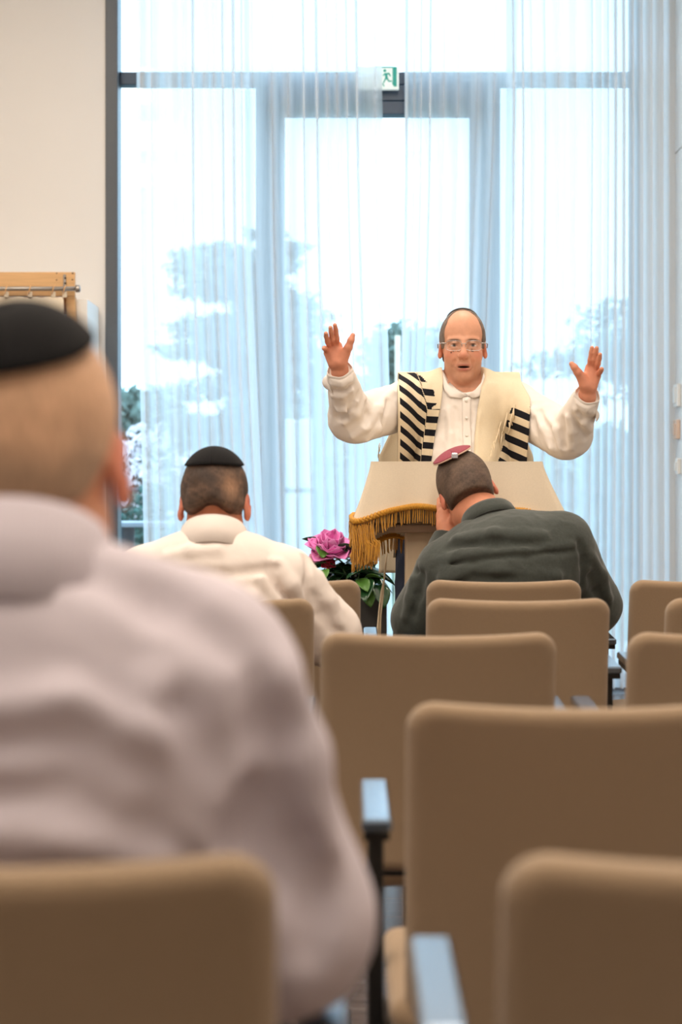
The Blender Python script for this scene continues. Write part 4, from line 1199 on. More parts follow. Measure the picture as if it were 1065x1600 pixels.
# loose double-cuff flap standing off the left sleeve
G = np.zeros((12, 9, 3))
for i in range(12):
    for j in range(9):
        u, v = i / 11, j / 8
        px = 518 - 15 * math.sin(PI * v) ** 0.6 * (0.25 + 0.75 * u); py = 584 + 30 * v - 2 * u
        G[i, j] = P(px, py, 6.085 - 0.02 * (1 - u) + 0.02 * u)
Vq, Fq = solid_grid(G, 0.003); obj_np('cuff_flap', Vq, Fq, M_shirt_w, shirt)
G = np.zeros((8, 8, 3))
for i in range(8):
    for j in range(8):
        u, v = i / 7, j / 7
        px = 930 + 4.5 * math.sin(PI * u) * math.sin(PI * v); py = 640 + 18 * v
        G[i, j] = P(px + 0.5, py, 6.09 - 0.03 + 0.05 * u)
Vq, Fq = solid_grid(G, 0.003); obj_np('cuff_flap', Vq, Fq, M_shirt_w, shirt)
def surf_y(X, Z, off=0.0, body=SH, y0=5.9):
    O = np.stack([X, np.full(len(X), y0), Z], 1); D = np.tile([0.0, 1.0, 0.0], (len(X), 1))
    return y0 + raycast(body, O, D, 1.0, off)
# collar stand + wings
collar(shirt, nk + np.array([0.0, 0.008, 0.012]), rotm(-0.05), 0.061, 0.064, 0.040, M_shirt_w, gap=1.25, fall=0.055, lean=0.3)
for inn, out in (([(691, 580), (700, 597), (712, 609), (727, 619)], [(688, 598), (692, 612), (699, 622), (716, 624)]), ([(754, 583), (749, 599), (740, 610), (727, 619)], [(757, 600), (753, 613), (747, 621), (736, 624)])):
    G = np.zeros((4, 6, 3))
    for i in range(4):
        for j in range(6):
            v = j / 5; px = inn[i][0] * (1 - v) + out[i][0] * v; py = inn[i][1] * (1 - v) + out[i][1] * v
            c = P(px, py, SD); ys = surf_y(np.array([c[0]]), np.array([c[2]]), 0.004)[0]
            yn = SD - 0.02 - 0.022 * i - 0.012 * v
            G[i, j] = (c[0], max(min(yn, ys - 0.004), yn - 0.05), c[2])
    Vq, Fq = solid_grid(G, -0.003 if inn[0][0] < 700 else 0.003)
    obj_np('collar_wing', Vq, Fq, M_shirt_w, shirt)
pz = np.linspace(P(0, 622, SD)[2], 1.0, 30); pX = np.linspace(-0.014, 0.014, 5)
XX, ZZ = np.meshgrid(cS[0] + 0.006 + pX, pz, indexing='ij')
yy = surf_y(XX.ravel(), ZZ.ravel()).reshape(XX.shape)
G = np.stack([XX, yy - 0.0045, ZZ], -1); Vq, Fq = solid_grid(G, -0.004); obj_np('placket', Vq, Fq, M_shirt_w, shirt)
for py in (628, 655, 682, 709):
    c = P(725, py, SD); y_ = surf_y(np.array([c[0]]), np.array([c[2]]))[0] - 0.006
    MB().tube([(c[0], y_ + 0.002, c[2]), (c[0], y_ - 0.0015, c[2])], 0.0052, 12).build('button', M_plastic, shirt, True)

# trousers, belt line, shoes
S = SDF(); S.ell(J['pelvis'] + (0, 0, -0.02), (0.178, 0.138, 0.12), k=0.05); leg_ops(S, J, 0.022)
S.disp(folds(8, 60, 0.006, (1, 1, 0.4))); S.cut(lambda Q: 0.03 - Q[:, 2], 0.005); S.cut(lambda Q: Q[:, 2] - 1.03, 0.005)
sdf_obj('trousers', S, 0.008, M_trouser, spk); shoes(spk, J, -1)

# cropped grey-brown hair round the bald crown
def keepS(q):
    bald = 1 - np.sqrt((q[:, 0] / 0.0560) ** 2 + ((q[:, 1] + 0.085) / 0.125) ** 2 + ((q[:, 2] - 0.062) / 0.082) ** 2)
    a = bald * 0.06
    b = np.maximum(-0.048 - q[:, 2] + 0.35 * np.maximum(-q[:, 1] - 0.0, 0), 0) * 1.0 - 0.004   # nape
    side = (-0.052 - q[:, 1]) * 0.8 + 0.25 * np.maximum(0.02 - q[:, 2], 0)                     # front edge at the temples
    ear = -0.010 - q[:, 2] + np.where(q[:, 1] < 0.035, 0.0, -0.06)                              # above and before the ears
    return np.maximum(np.maximum(a, side), np.maximum(ear, b))
def hcol(c1, c2, seed):
    def f(V):
        n = 0.5 + 0.5 * wob(V, 120, seed); n2 = 0.5 + 0.5 * wob(V, 500, seed + 1)
        w = np.clip(0.6 * n + 0.4 * n2, 0, 1)[:, None]
        return lc(c1) * (1 - w) + lc(c2) * w
    return f
hair_obj(spk, RS, cS, kS, keepS, hcol((88, 72, 62), (134, 116, 102), 2), 0.0035, 0.0024, 0.0006, 0.004)
cap_shell(spk, 'skullcap', RS, cS, kS, (0, 0.016, 0.028), (0.0775, 0.097, 0.096), (0, 0.62, 1.0), 0.60, mat('grey_cap', (132, 130, 130), rough=0.9, var=0.1, var_scale=150), 0.003, 0.003)

# rimless glasses
gl = empty('eyeglasses', (0, 0, 0)); gl.parent = spk
M_clear = glass_mat(); M_clear.name = 'lens_glass'
M_gf = mat('pale_metal', (196, 192, 188), rough=0.25, metal=0.6, var=0.02)
def hl(p): return cS + RS @ (np.array(p) * kS)
for s in (-1, 1):
    ring = [(s * 0.0325 + 0.0265 * math.copysign(abs(math.cos(t)) ** 0.6, math.cos(t)), -0.1085 + 0.004 * abs(math.cos(t)) ** 2 + 0.15 * max(0, abs(s * 0.0325 + 0.0265 * math.cos(t)) - 0.035), -0.0025 + 0.0165 * math.copysign(abs(math.sin(t)) ** 0.6, math.sin(t))) for t in np.linspace(0, 2 * PI, 33)]
    rp = [hl(p) for p in ring]
    MB().tube(rp, 0.0008, 6, False).build('rim', M_gf, gl, True)
    cpt = hl((s * 0.0325, -0.1085, -0.0025))
    MB().raw([cpt] + rp[:-1], [(0, i + 1, (i + 1) % 32 + 1) for i in range(32)]).build('lens', M_clear, gl, True)
    MB().tube([hl(p) for p in ((s * 0.058, -0.103, 0.006), (s * 0.070, -0.094, 0.007), (s * 0.0795, -0.06, 0.006), (s * 0.083, 0.0, 0.008), (s * 0.082, 0.02, -0.005))], 0.0021, 6, flat=0.7).build('temple', M_gf, gl, True)
MB().tube([hl(p) for p in ((-0.0085, -0.107, 0.001), (-0.004, -0.112, 0.0045), (0.004, -0.112, 0.0045), (0.0085, -0.107, 0.001))], 0.0013, 6).build('bridge', M_gf, gl, True)

# ---------- prayer shawl: two front lengths, over the shoulders, one panel down the back
def stripe_mat():
    m = mat('wool_shawl', (224, 208, 180), rough=0.92, spec=0.12, var=0.03, var_scale=200, bump=0.3, bump_scale=500)
    nt = m.node_tree; b = nt.nodes['Principled BSDF']
    old = b.inputs['Base Color'].links[0].from_socket
    a = nt.nodes.new('ShaderNodeAttribute'); a.attribute_name = 'phase'
    k = nt.nodes.new('ShaderNodeAttribute'); k.attribute_name = 'striped'
    fr_ = nt.nodes.new('ShaderNodeMath'); fr_.operation = 'FRACT'; nt.links.new(a.outputs['Fac'], fr_.inputs[0])
    lt = nt.nodes.new('ShaderNodeMath'); lt.operation = 'LESS_THAN'; lt.inputs[1].default_value = 0.5; nt.links.new(fr_.outputs[0], lt.inputs[0])
    gt_ = nt.nodes.new('ShaderNodeMath'); gt_.operation = 'GREATER_THAN'; gt_.inputs[1].default_value = 0.5; nt.links.new(k.outputs['Fac'], gt_.inputs[0])
    mu = nt.nodes.new('ShaderNodeMath'); mu.operation = 'MULTIPLY'; nt.links.new(lt.outputs[0], mu.inputs[0]); nt.links.new(gt_.outputs[0], mu.inputs[1])
    mx = nt.nodes.new('ShaderNodeMix'); mx.data_type = 'RGBA'
    nt.links.new(mu.outputs[0], mx.inputs[0]); nt.links.new(old, mx.inputs[6]); mx.inputs[7].default_value = lin((30, 30, 36))
    nt.links.new(mx.outputs[2], b.inputs['Base Color'])
    return m
M_shawl = stripe_mat()
shawl = empty('prayer_shawl', (0, 0, 0)); shawl.parent = spk; shawl['label'] = 'cream wool shawl with black stripes'

def shawl_panel(inner, outer, zlow, phase_f, mask_f, fold_f, nu=64, lift=0.008):
    """inner/outer: (py, px) edges seen from the front, top to bottom"""
    ipy, ipx = zip(*inner); opy, opx = zip(*outer)
    ztop = P(0, 600, SD)[2]
    zs_ = np.linspace(zlow, ztop, 150)
    u = np.linspace(0, 1, nu)
    pys = HY - (zs_ - CH) * F / SD
    A = np.interp(pys, ipy, ipx); B = np.interp(pys, opy, opx)
    PX = A[None] + (B - A)[None] * u[:, None]
    X = (PX - CX) * SD / F; Z = np.broadcast_to(zs_, X.shape)
    Y = surf_y(X.ravel(), Z.ravel()).reshape(X.shape)
    for j in range(len(zs_) - 2, -1, -1):                # cloth hangs from what is above it
        Y[:, j] = np.minimum(Y[:, j], Y[:, j + 1] + 0.0016)
    for _ in range(8):
        Y[1:-1] = (Y[:-2] + 2 * Y[1:-1] + Y[2:]) / 4; Y[:, 1:-1] = (Y[:, :-2] + 2 * Y[:, 1:-1] + Y[:, 2:]) / 4
    Y = Y - lift - fold_f(PX, pys[None] + 0 * PX, u[:, None] + 0 * PX)
    front = np.stack([X, Y, Z], -1)
    # over the shoulder
    nth = 26; X1 = X[:, -1]; arcs = []
    yc, zc = SD + 0.03, ztop - 0.02
    y_f = Y[:, -1]
    for th in np.linspace(0.0, PI, nth):
        D = np.tile([0.0, -math.cos(th), math.sin(th)], (nu, 1))
        C = np.stack([X1, np.full(nu, yc), np.full(nu, zc)], 1)
        t = raycast(SH, C + D * 0.4, -D, 0.4)
        arcs.append(C + D * np.maximum(0.4 - t + lift, 0.06)[:, None])
    arcs = np.stack(arcs, 1)
    arcs = arcs[:, 2:]
    for _ in range(6):
        arcs[1:-1] = (arcs[:-2] + 2 * arcs[1:-1] + arcs[2:]) / 4
    zb = np.linspace(zc, 0.98, 40)
    back = np.stack([np.broadcast_to(X1[:, None], (nu, 40)), np.broadcast_to((arcs[:, -1, 1] + 0.004)[:, None], (nu, 40)), np.broadcast_to(zb, (nu, 40))], -1)
    G = np.concatenate([front, arcs, back], 1)
    for _ in range(3):
        G[:, 140:190, 1:] = (G[:, 139:189, 1:] + 2 * G[:, 140:190, 1:] + G[:, 141:191, 1:]) / 4
    pyG = HY - (G[..., 2] - CH) * F / SD; pxG = CX + G[..., 0] * F / SD
    d_back = np.cumsum(np.r_[0, np.linalg.norm(np.diff(G[nu // 2], axis=0), axis=1)])
    ph = phase_f(pxG, pyG, u[:, None] + 0 * pxG); ms = mask_f(pxG, pyG, u[:, None] + 0 * pxG)
    over = np.zeros_like(ph); over[:, 150 + 10:] = 1
    ms = np.where(over > 0, 0.0, ms)
    V, Fq = solid_grid(G, 0.003 if B[0] < A[0] else -0.003)
    pa = np.tile(ph.ravel(), 2); ma = np.tile(ms.ravel(), 2)
    return obj_np('shawl_length', V, Fq, M_shawl, shawl, True, None, {'phase': pa, 'striped': ma}), G

def bump1(x, c, w): return np.exp(-((x - c) / w) ** 2)
# viewer-left length
def phL(px, py, u):
    fold = np.interp(py, [580, 640, 722, 900], [650, 664, 656, 640])
    a = (py - 0.80 * (px - 640) - 598) / 20.5
    b = (py - 0.10 * (px - 640) - 628) / 20.5
    return np.where(px < fold, a, b)
def mkL(px, py, u):
    lim = np.interp(py, [575, 590, 612, 634, 640, 641, 900], [655, 657, 676, 680, 670, 700, 700])
    return ((px < lim) & (py > 583) & (px > 622)).astype(float)
def foL(px, py, u):
    fold = np.interp(py, [580, 640, 722, 900], [650, 664, 656, 640])
    return 0.012 / (1 + np.exp((px - fold) / 1.2)) + 0.007 * np.cos((px - 668) / 4.2) * np.clip((660 - py) / 60, 0, 1) * (px > 655) + 0.005 * np.cos((px - 632) / 4)
_, GL = shawl_panel([(575, 692), (590, 691), (620, 688), (640, 685), (680, 677), (722, 671), (900, 664)], [(575, 640), (592, 626), (605, 619), (640, 619), (722, 619), (900, 612)], 0.86, phL, mkL, foL)
# viewer-right length
def phR(px, py, u): return (py - 0.52 * (px - 800) - 640) / 22.0
def mkR(px, py, u):
    lim = np.interp(py, [630, 640, 660, 690, 722, 900], [800, 795, 788, 784, 772, 770])
    nearneck = (py > 598) & (py < 613) & (px < 749 + 0 * py)
    return (((px > lim) & (py > 640)) | nearneck).astype(float)
def foR(px, py, u):
    f1 = np.interp(py, [600, 640, 722, 900], [800, 792, 768, 760])
    return 0.006 * np.cos((px - 752) / 9) + 0.010 / (1 + np.exp((px - f1) / 1.5)) * (u > 0.02)
_, GR = shawl_panel([(575, 752), (592, 750), (610, 748), (640, 742), (680, 737), (722, 734), (900, 728)], [(575, 795), (600, 812), (625, 822), (660, 819), (722, 817), (900, 812)], 0.86, phR, mkR, foR)
# back panel, wider than the trunk: shows on both sides under the arms
xs_ = np.linspace(P(592, 0, SD + 0.2)[0], P(832, 0, SD + 0.2)[0], 50); zs_ = np.linspace(0.80, 1.37, 40)
G = np.zeros((50, 40, 3))
for j, z in enumerate(zs_):
    w_ = np.interp(z, [0.8, 1.2, 1.37], [1.0, 1.0, 0.72])
    G[:, j, 0] = cS[0] + 0.006 + (xs_ - cS[0] - 0.006) * w_
    G[:, j, 1] = SD + 0.185 + 0.008 * np.sin(np.linspace(0, 24, 50)) - 0.02 * (z - 1.1)
    G[:, j, 2] = z
Vq, Fq = solid_grid(G, 0.003)
obj_np('shawl_back', Vq, Fq, M_shawl, shawl, True, None, {'phase': np.zeros(len(Vq)), 'striped': np.zeros(len(Vq))})
# fringes: along the edge of the right-hand length, at the back panel edge, and long knotted corner strings
M_str = mat('shawl_strings', (226, 208, 178), rough=0.9, var=0.08, var_scale=90)
fs = MB(); r = np.random.default_rng(5)
for (x0, y0, x1, y1, n) in ((799, 634, 789, 668, 5), (788, 646, 778, 690, 6), (779, 660, 766, 700, 7), (767, 690, 758, 720, 6), (759, 704, 756, 724, 4)):
    for k in range(n):
        t = k / n; px = x0 + (x1 - x0) * t; py = y0 + (y1 - y0) * t
        c = P(px, py, SD); y_ = surf_y(np.array([c[0]]), np.array([c[2]]))[0] - 0.026
        p = np.array([c[0], y_, c[2]]); L = r.uniform(0.03, 0.055)
        fs.tube([p, p + (r.normal() * 0.003 - 0.003, -0.002, -L * 0.5), p + (r.normal() * 0.005 - 0.004, 0.0, -L)], [0.0022, 0.002, 0.0016], 5)
for k in range(8):
    p = P(592.5 + r.uniform(-0.5, 2), 692 + k * 3.4, SD + 0.19)
    fs.tube([p, p + (-0.004, 0, -0.012), p + (-0.003, 0, -0.022)], 0.0016, 5)
fs.build('edge_fringe', M_str, shawl, True)['kind'] = 'stuff'
for pts in ([(604, 862), (602, 882), (600, 905), (596, 925), (592, 955), (590, 985), (589, 1005)], [(600, 905), (598, 930), (595, 960), (593, 1000)], [(634, 880), (633, 915), (630, 940), (627, 975)]):
    c = [P(a, b, SD - 0.14) for a, b in pts]
    MB().tube(c, [0.0022 + 0.0012 * (i % 2) + 0.0003 * i for i in range(len(c))], 6).build('corner_string', M_str, shawl, True)

# ------------------------------------------------------------------ seated listeners
def seated(name_label, head, neck, nhead, shL, shR, elL, elR, wrL, wrR, chest, belly_, pelvis, RH, sc, m_shirt, g, ga, foldspec, extra=None, vox=0.006, svox=0.006, skin=(206, 148, 118),
           belly=0.13, wide=1.0, kn=None, hands=None, sleeve=0.012, shirt_extra=None, m_tr=None, eyes=False, fat=1.03, ear=1.0):
    A = lambda p: np.array(p, float)
    J = dict(neck=A(neck), nhead=A(nhead), shL=A(shL), shR=A(shR), elL=A(elL), elR=A(elR), wrL=A(wrL), wrR=A(wrR), chest=A(chest), belly=A(belly_), pelvis=A(pelvis))
    x, y = pelvis[0], pelvis[1]
    J.update(hipL=A((x - 0.09, y + 0.04, pelvis[2] - 0.0)), hipR=A((x + 0.09, y + 0.04, pelvis[2] - 0.0)), knL=A((x - 0.12, y + 0.40, 0.535)), knR=A((x + 0.12, y + 0.40, 0.535)),
             anL=A((x - 0.13, y + 0.32, 0.09)), anR=A((x + 0.13, y + 0.32, 0.09)))
    hc_ = A(head)
    S = SDF(); trunk_ops(S, J, g=-0.022, ga=-0.012, belly=belly, wide=wide); leg_ops(S, J)
    head_ops(S, RH, hc_, sc, fat, ear=ear)
    if hands: hands(S, J)
    else:
        for a in 'LR':
            w, e = J['wr' + a], J['el' + a]; d = (w - e) / np.linalg.norm(w - e); sd = np.array([1.0, 0, 0])
            S.cone(w, w + d * 0.08, 0.024, 0.03, k=0.01)
            for i in range(4):
                b0 = w + d * 0.085 + sd * (i - 1.5) * 0.019
                S.chain([b0, b0 + d * (0.035 + 0.006 * (1 - abs(i - 1.5))) + (0, 0, -0.012), b0 + d * 0.06 + (0, 0, -0.035)], [0.0095, 0.0085, 0.007], k=0.004)
            tb = w + d * 0.03 + sd * (0.03 if a == 'L' else -0.03)
            S.chain([tb, tb + d * 0.035 + sd * (0.012 if a == 'L' else -0.012), tb + d * 0.06], [0.014, 0.011, 0.009], k=0.006)
    V, Fq = S.mesh(vox)
    o0 = np.array([x, y, 0.0])
    p = link('person', mesh_np('person', V - o0, Fq, True, head_cols(V, RH, hc_, sc, skin, eyes=eyes)), M_skin, None, tuple(o0))
    tag(p, name_label, 'person')
    SH = SDF(); trunk_ops(SH, J, g=g, ga=ga, belly=belly, wide=wide, wrist_in=0.0, neck=False, sleeve=sleeve)
    if shirt_extra: shirt_extra(SH, J)
    for f_ in foldspec: SH.disp(f_)
    for a in 'LR':
        e, w = J['el' + a], J['wr' + a]; dr = (w - e) / np.linalg.norm(w - e)
        SH.cut(lambda Q, w=w, dr=dr: np.where(np.linalg.norm(Q - w, axis=1) < 0.13, (Q - w) @ dr, -1.0), 0.004)
    nv = J['nhead'] - J['neck']; nv /= np.linalg.norm(nv); n0 = J['neck']
    def neck_cut(Q):
        q = Q - n0; al = q @ nv; rd = np.linalg.norm(q - al[:, None] * nv, axis=1)
        return np.minimum(np.where(al > -0.03, 0.060 - rd, -1.0), al + 0.03)
    SH.cut(neck_cut, 0.005)
    SH.cut(lambda Q: 0.50 - Q[:, 2], 0.01)
    sh = sdf_obj('shirt', SH, svox, m_shirt, p)
    T = SDF(); T.ell(J['pelvis'] + (0, 0.02, -0.02), (0.17, 0.13, 0.10), k=0.05); leg_ops(T, J, 0.014); T.cut(lambda Q: 0.04 - Q[:, 2], 0.005)
    sdf_obj('trousers', T, 0.010, m_tr or M_trouser2, p); shoes(p, J, 1)
    return p, sh, J, SH
def face_away(pitch=0.0, roll=0.0, yaw=0.0): return rotm(0, -roll, 0) @ rotm(-pitch, 0, 0) @ rotm(0, 0, PI + yaw)

# 2. the old man nearest the camera
x = -0.262
H2 = np.array([x - 0.004, 1.625, 1.134])
def ex2(SH, J):
    SH.cone(J['shR'] + (0.0, 0.0, -0.02), J['elR'], 0.068, 0.062, k=0.05)
    for pts, r_, h_, md in (
        ([(250, 1090), (290, 1190), (385, 1290)], .016, .010, 'add'), ([(-60, 1120), (100, 1120), (240, 1180), (370, 1300)], .018, .010, 'add'), ([(-60, 1200), (90, 1200), (220, 1250), (340, 1330)], .018, .010, 'add'),
        ([(-60, 1290), (100, 1290), (250, 1330)], .016, .008, 'add'), ([(440, 1060), (470, 1180), (500, 1330)], .016, .007, 'add'),
        ([(285, 1110), (335, 1200), (400, 1290)], .014, .014, 'sub'), ([(-60, 1165), (110, 1160), (230, 1215), (380, 1315)], .013, .010, 'sub'), ([(-60, 1250), (110, 1245), (240, 1300), (330, 1345)], .013, .009, 'sub'),
        ([(405, 1070), (425, 1150), (440, 1230)], .012, .009, 'sub'), ([(398, 1250), (412, 1300), (420, 1360)], .022, .026, 'sub'), ([(120, 880), (250, 930), (360, 1000)], .012, .004, 'sub'), ([(470, 1330), (500, 1400), (490, 1480)], .014, .008, 'sub')):
        crease(SH, pts, 1.1, r_, h_, 0.03, md)
RH = face_away(0.30, 0.03, 0.05)
p2, sh2, J2, SH2 = seated('old man seen from behind nearest the camera, grey-lavender shirt and black skullcap', H2, (x, 1.545, 1.025), (x, 1.60, 1.09), (x - 0.145, 1.56, 0.955), (x + 0.145, 1.56, 0.955), (x - 0.205, 1.60, 0.755), (x + 0.205, 1.60, 0.755),
    (x - 0.10, 1.80, 0.72), (x + 0.10, 1.80, 0.72), (x, 1.555, 0.88), (x, 1.565, 0.72), (-0.257, 1.56, 0.555), RH, 1.02, M_shirt_l, 0.016, 0.016, [folds(31, 40, 0.002)], shirt_extra=ex2, vox=0.006, svox=0.006, wide=1.05, skin=(208, 146, 112))
nv = J2['nhead'] - J2['neck']; 
collar(sh2, J2['neck'] + nv * 0.12, face_away(0.42), 0.066, 0.070, 0.044, M_shirt_l, gap=0.3, fall=0.085)
def keep2(q):
    nape = (-0.046 - q[:, 2] - 0.15 * np.maximum(q[:, 1], 0))
    front = 0.045 - q[:, 1] - 0.55 * (q[:, 2] + 0.02)
    ear = 0.0 - np.sqrt(((q[:, 1] - 0.005) / 0.8) ** 2 + (q[:, 2] + 0.005) ** 2) + 0.030
    return np.maximum(np.maximum(nape, front * 0.6), ear)
def hc2(V):
    q = ((V - H2) @ RH) / 1.02
    n = 0.5 + 0.5 * wob(V, 55, 3)
    d_ = np.clip(1.15 - np.abs(q[:, 2] + 0.045) / 0.035 + 0.5 * n - 0.3, 0, 1) + 0.9 * np.exp(-((np.abs(q[:, 0]) - 0.058) / 0.016) ** 2) * np.exp(-((q[:, 2] + 0.03) / 0.04) ** 2)
    w = np.clip(d_, 0, 1)[:, None] * 0.8
    return lc((214, 170, 136)) * (1 - w) + lc((138, 112, 90)) * w
hair_obj(p2, RH, H2, 1.02, keep2, hc2, 0.003, 0.004, 0.0, 0.006)
cap_shell(p2, 'skullcap', RH, H2, 1.02, (0, 0.016, 0.028), (0.078, 0.098, 0.097), (0.14, 0.85, 1.0), 0.80, M_cap, 0.004, 0.004)

# 3. the man in the white shirt
x3, d3 = -0.306, 4.66
RH3 = face_away(0.42, 0.0, 0.0); hc3 = np.array([x3 - 0.002, d3 + 0.02, 1.062])
def ex3(SH, J):
    SH.cone(J['shR'] + (0.0, 0, -0.01), J['elR'], 0.066, 0.056, k=0.05)
    SH.cone(J['shL'] + (0.0, 0, -0.01), J['elL'], 0.066, 0.056, k=0.05)
    for pts, r_, h_, md in (
        ([(418, 890), (440, 925), (470, 955)], .012, .009, 'sub'), ([(405, 905), (428, 940), (460, 968)], .012, .007, 'add'), ([(432, 880), (455, 915), (476, 945)], .012, .007, 'add'), ([(478, 872), (482, 915), (479, 960)], .007, .005, 'sub'),
        ([(270, 892), (350, 897), (430, 888)], .006, .003, 'sub'), ([(500, 900), (515, 940), (530, 975)], .012, .006, 'add'), ([(490, 930), (505, 960), (520, 985)], .010, .006, 'sub'), ([(330, 920), (390, 935), (440, 970)], .014, .006, 'add'), ([(330, 945), (390, 955), (430, 985)], .012, .005, 'sub'), ([(260, 870), (300, 862), (340, 860)], .010, .003, 'add')):
        crease(SH, pts, 4.1, r_, h_, 0.022, md)
p3, sh3, J3, SH3 = seated('seated man seen from behind in white shirt and black skullcap, head bowed', hc3, (x3, d3 - 0.055, 0.955), (x3, d3 + 0.0, 1.02), (x3 - 0.168, d3 - 0.04, 0.875), (x3 + 0.168, d3 - 0.04, 0.875), (x3 - 0.275, d3 + 0.03, 0.735), (x3 + 0.275, d3 + 0.03, 0.745),
    (x3 - 0.10, d3 + 0.22, 0.72), (x3 + 0.12, d3 + 0.22, 0.73), (x3, d3 - 0.06, 0.81), (x3, d3 - 0.07, 0.69), (-0.28, d3 - 0.08, 0.555), RH3, 1.0, M_shirt_w2, 0.014, 0.014, [folds(41, 50, 0.0018), folds(42, 150, 0.0006)], shirt_extra=ex3, wide=1.08, ear=1.22, skin=(206, 138, 106), svox=0.005)
nv = J3['nhead'] - J3['neck']
collar(sh3, J3['neck'] + nv * 0.12, face_away(0.5), 0.070, 0.070, 0.042, M_shirt_w2, gap=0.3, fall=0.075)
def keep3(q):
    nape = (-0.036 - q[:, 2] - 0.1 * np.maximum(q[:, 1], 0) + 0.006 * np.cos(q[:, 0] * 70))
    front = 0.0 - q[:, 1] - 0.2 * q[:, 2]
    ear = 0.026 - np.sqrt(((q[:, 1] - 0.0) / 0.9) ** 2 + (q[:, 2] + 0.008) ** 2)
    return np.maximum(np.maximum(nape, front * 0.7), ear)
def hcf3(V):
    q = (V - hc3) @ RH3
    n = 0.5 + 0.5 * wob(V * np.array([1, 1, 2.2]), 75, 6); n2 = 0.5 + 0.5 * wob(V, 300, 7)
    thin = np.exp(-(((-q[:, 0]) - 0.045) / 0.018) ** 2 - ((q[:, 2] + 0.0) / 0.03) ** 2) + 0.8 * np.clip((-0.035 - q[:, 2]) / 0.03, 0, 1) * n
    w = np.clip(0.4 * n * n2 + 0.75 * thin, 0, 1)[:, None]
    return lc((64, 50, 42)) * (1 - w) + lc((172, 132, 104)) * w
hair_obj(p3, RH3, hc3, 1.0, keep3, hcf3, 0.0080, 0.003, 0.0016, 0.022)
cap_shell(p3, 'skullcap', RH3, hc3, 1.0, (0, 0.016, 0.028), (0.083, 0.1035, 0.1025), (0, 0.55, 1.0), 0.86, M_cap, 0.003, 0.0035)

# 4. the man in the dark green shirt, cheek on his hand
x4, d4 = 0.442, 5.18
RH4 = face_away(0.75, 0.36, 0.10); hc4 = np.array([0.372, 5.66, 1.082])
el4 = P(645, 968, 5.56); wr4 = P(699, 838, 5.68)
def hands4(S, J):
    w = J['wrL']
    # hand lies along the cheek: palm up the side of the face, fingers toward the temple
    t0 = P(697, 822, 5.70); t1 = P(694, 806, 5.73)
    S.cone(w, t0, 0.026, 0.028, k=0.012); S.cone(t0, t1, 0.028, 0.026, k=0.012)
    for i, (a, b, c) in enumerate((((689, 806), (686, 792), (686, 780)), ((692, 803), (691, 789), (692, 778)), ((697, 801), (698, 790), (700, 781)), ((702, 803), (705, 795), (707, 788)))):
        S.chain([P(a[0], a[1], 5.72 + 0.012 * i), P(b[0], b[1], 5.745 + 0.012 * i), P(c[0], c[1], 5.77 + 0.01 * i)], [0.0095, 0.009, 0.0075], k=0.004)
    S.chain([P(702, 820, 5.69), P(707, 812, 5.67), P(709, 804, 5.66)], [0.014, 0.0105, 0.0085], k=0.006)
    w, e = J['wrR'], J['elR']; d = (w - e) / np.linalg.norm(w - e); sd = np.array([1.0, 0, 0])
    S.cone(w, w + d * 0.08, 0.024, 0.03, k=0.01)
    for i in range(4):
        b0 = w + d * 0.085 + sd * (i - 1.5) * 0.019
        S.chain([b0, b0 + d * 0.04 + (0, 0, -0.012), b0 + d * 0.06 + (0, 0, -0.035)], [0.0095, 0.0085, 0.007], k=0.004)
    S.chain([w + d * 0.03, w + d * 0.06 - sd * 0.03, w + d * 0.08 - sd * 0.035], [0.014, 0.011, 0.009], k=0.006)
def ex4(SH, J):
    SH.ell((0.478, 5.44, 0.86), (0.20, 0.11, 0.15), rotm(0.25, -0.22, 0), k=0.06)
    SH.cone(J['shR'], J['elR'], 0.074, 0.060, k=0.05); SH.cone(J['shL'], J['elL'], 0.068, 0.056, k=0.05)
    for pts, r_, h_, md in (
        ([(650, 892), (740, 874), (820, 866), (900, 858)], .006, .0035, 'sub'), ([(660, 886), (740, 868), (820, 860), (895, 852)], .006, .002, 'add'), ([(905, 848), (912, 880), (908, 915)], .010, .009, 'sub'), ([(925, 870), (940, 900), (950, 935)], .012, .007, 'add'),
        ([(712, 842), (770, 835), (850, 838)], .012, .005, 'add'), ([(700, 855), (770, 848), (840, 850)], .010, .004, 'sub'), ([(690, 905), (780, 893), (870, 900)], .014, .006, 'add'), ([(680, 925), (740, 905), (800, 905)], .010, .005, 'sub'),
        ([(660, 900), (652, 930), (645, 960)], .010, .006, 'sub'), ([(645, 905), (640, 935), (634, 965)], .010, .005, 'add'), ([(920, 900), (930, 925), (945, 950)], .008, .006, 'sub')):
        crease(SH, pts, 4.9, r_, h_, 0.02, md)
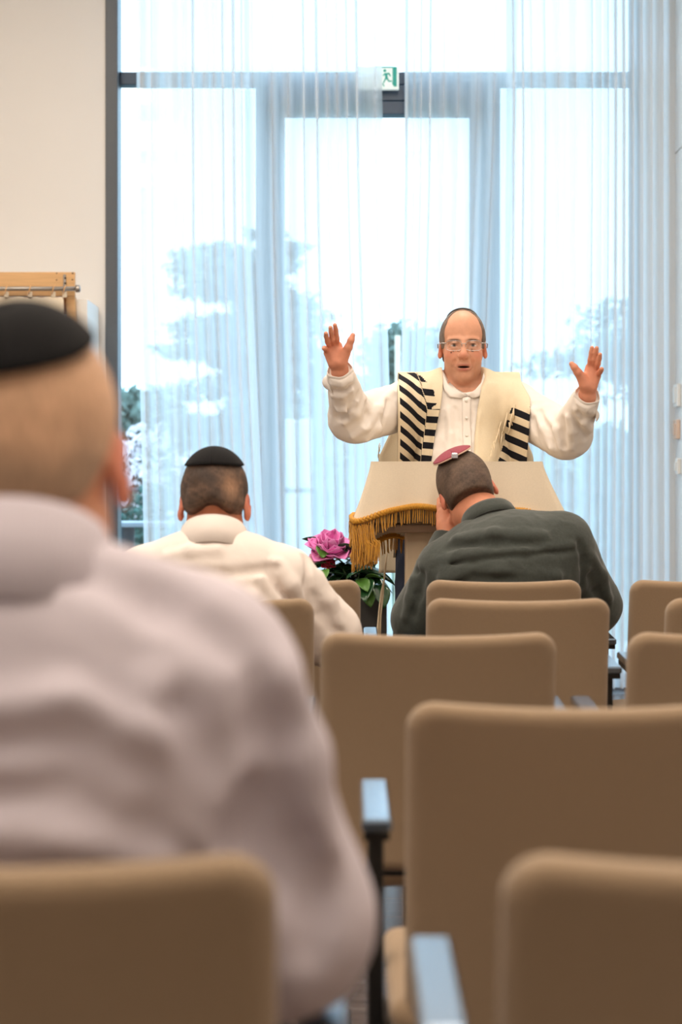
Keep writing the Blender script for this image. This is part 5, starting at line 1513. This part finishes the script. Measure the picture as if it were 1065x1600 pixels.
p4, sh4, J4, SH4 = seated('seated man seen from behind in dark green shirt and small maroon skullcap, cheek on hand', hc4, (0.437, 5.545, 0.985), (0.40, 5.61, 1.035), P(697, 892, 5.50), P(878, 850, 5.47), P(655, 968, 5.56), P(926, 946, 5.60), wr4, (0.60, 5.78, 0.70),
    (0.475, 5.47, 0.84), (0.458, 5.42, 0.70), (0.445, 5.37, 0.555), RH4, 0.99, M_shirt_d, 0.016, 0.016, [folds(51, 50, 0.0022), folds(52, 160, 0.0008)], vox=0.0042, svox=0.0055, skin=(214, 142, 110), wide=1.12, hands=hands4, shirt_extra=ex4)
nv = J4['nhead'] - J4['neck']
collar(sh4, J4['neck'] + nv * 0.12, face_away(0.55, 0.30), 0.070, 0.074, 0.036, M_shirt_d, gap=0.4, fall=0.045)
def keep4(q):
    nape = (-0.058 - q[:, 2] - 0.1 * np.maximum(q[:, 1], 0))
    front = -0.055 - q[:, 1] + 0.3 * np.maximum(0.03 - q[:, 2], 0)
    ear = 0.027 - np.sqrt(((q[:, 1] - 0.002) / 0.9) ** 2 + (q[:, 2] + 0.010) ** 2)
    sb = np.where(q[:, 1] < 0.0, -0.02 - q[:, 2], -1)
    return np.maximum(np.maximum(nape, front), np.maximum(ear, sb))
hair_obj(p4, RH4, hc4, 0.99, keep4, hcol((60, 46, 38), (112, 90, 74), 13), 0.0075, 0.003, 0.0007, 0.006)
M_maroon = mat('maroon_cap', (146, 66, 78), rough=0.85, var=0.12, var_scale=200, bump=0.2, bump_scale=400)
cap4, rim4 = cap_shell(p4, 'skullcap', RH4, hc4, 0.99, (0, 0.016, 0.028), (0.083, 0.103, 0.102), tuple(RH4.T @ np.array([-0.42, -0.13, 0.9])), 0.66, M_maroon, 0.004, 0.003, flat=0.45)
MB().tube(rim4, 0.0026, 6, False).build('rim', mat('cap_rim', (226, 190, 168), rough=0.8, var=0.05), cap4, True)
ci = min(range(len(rim4) - 1), key=lambda i: rim4[i][1])
cp = rim4[ci]; dv = hc4 + RH4 @ np.array([0, 0.0, 0.1]) - cp; dv /= np.linalg.norm(dv)
MB().box(cp - np.array([0.009, 0.006, 0.006]), cp + np.array([0.009, 0.003, 0.010]), 0.002).build('hair_clip', mat('clip_metal', (206, 206, 214), rough=0.2, metal=0.8, var=0.02), cap4)
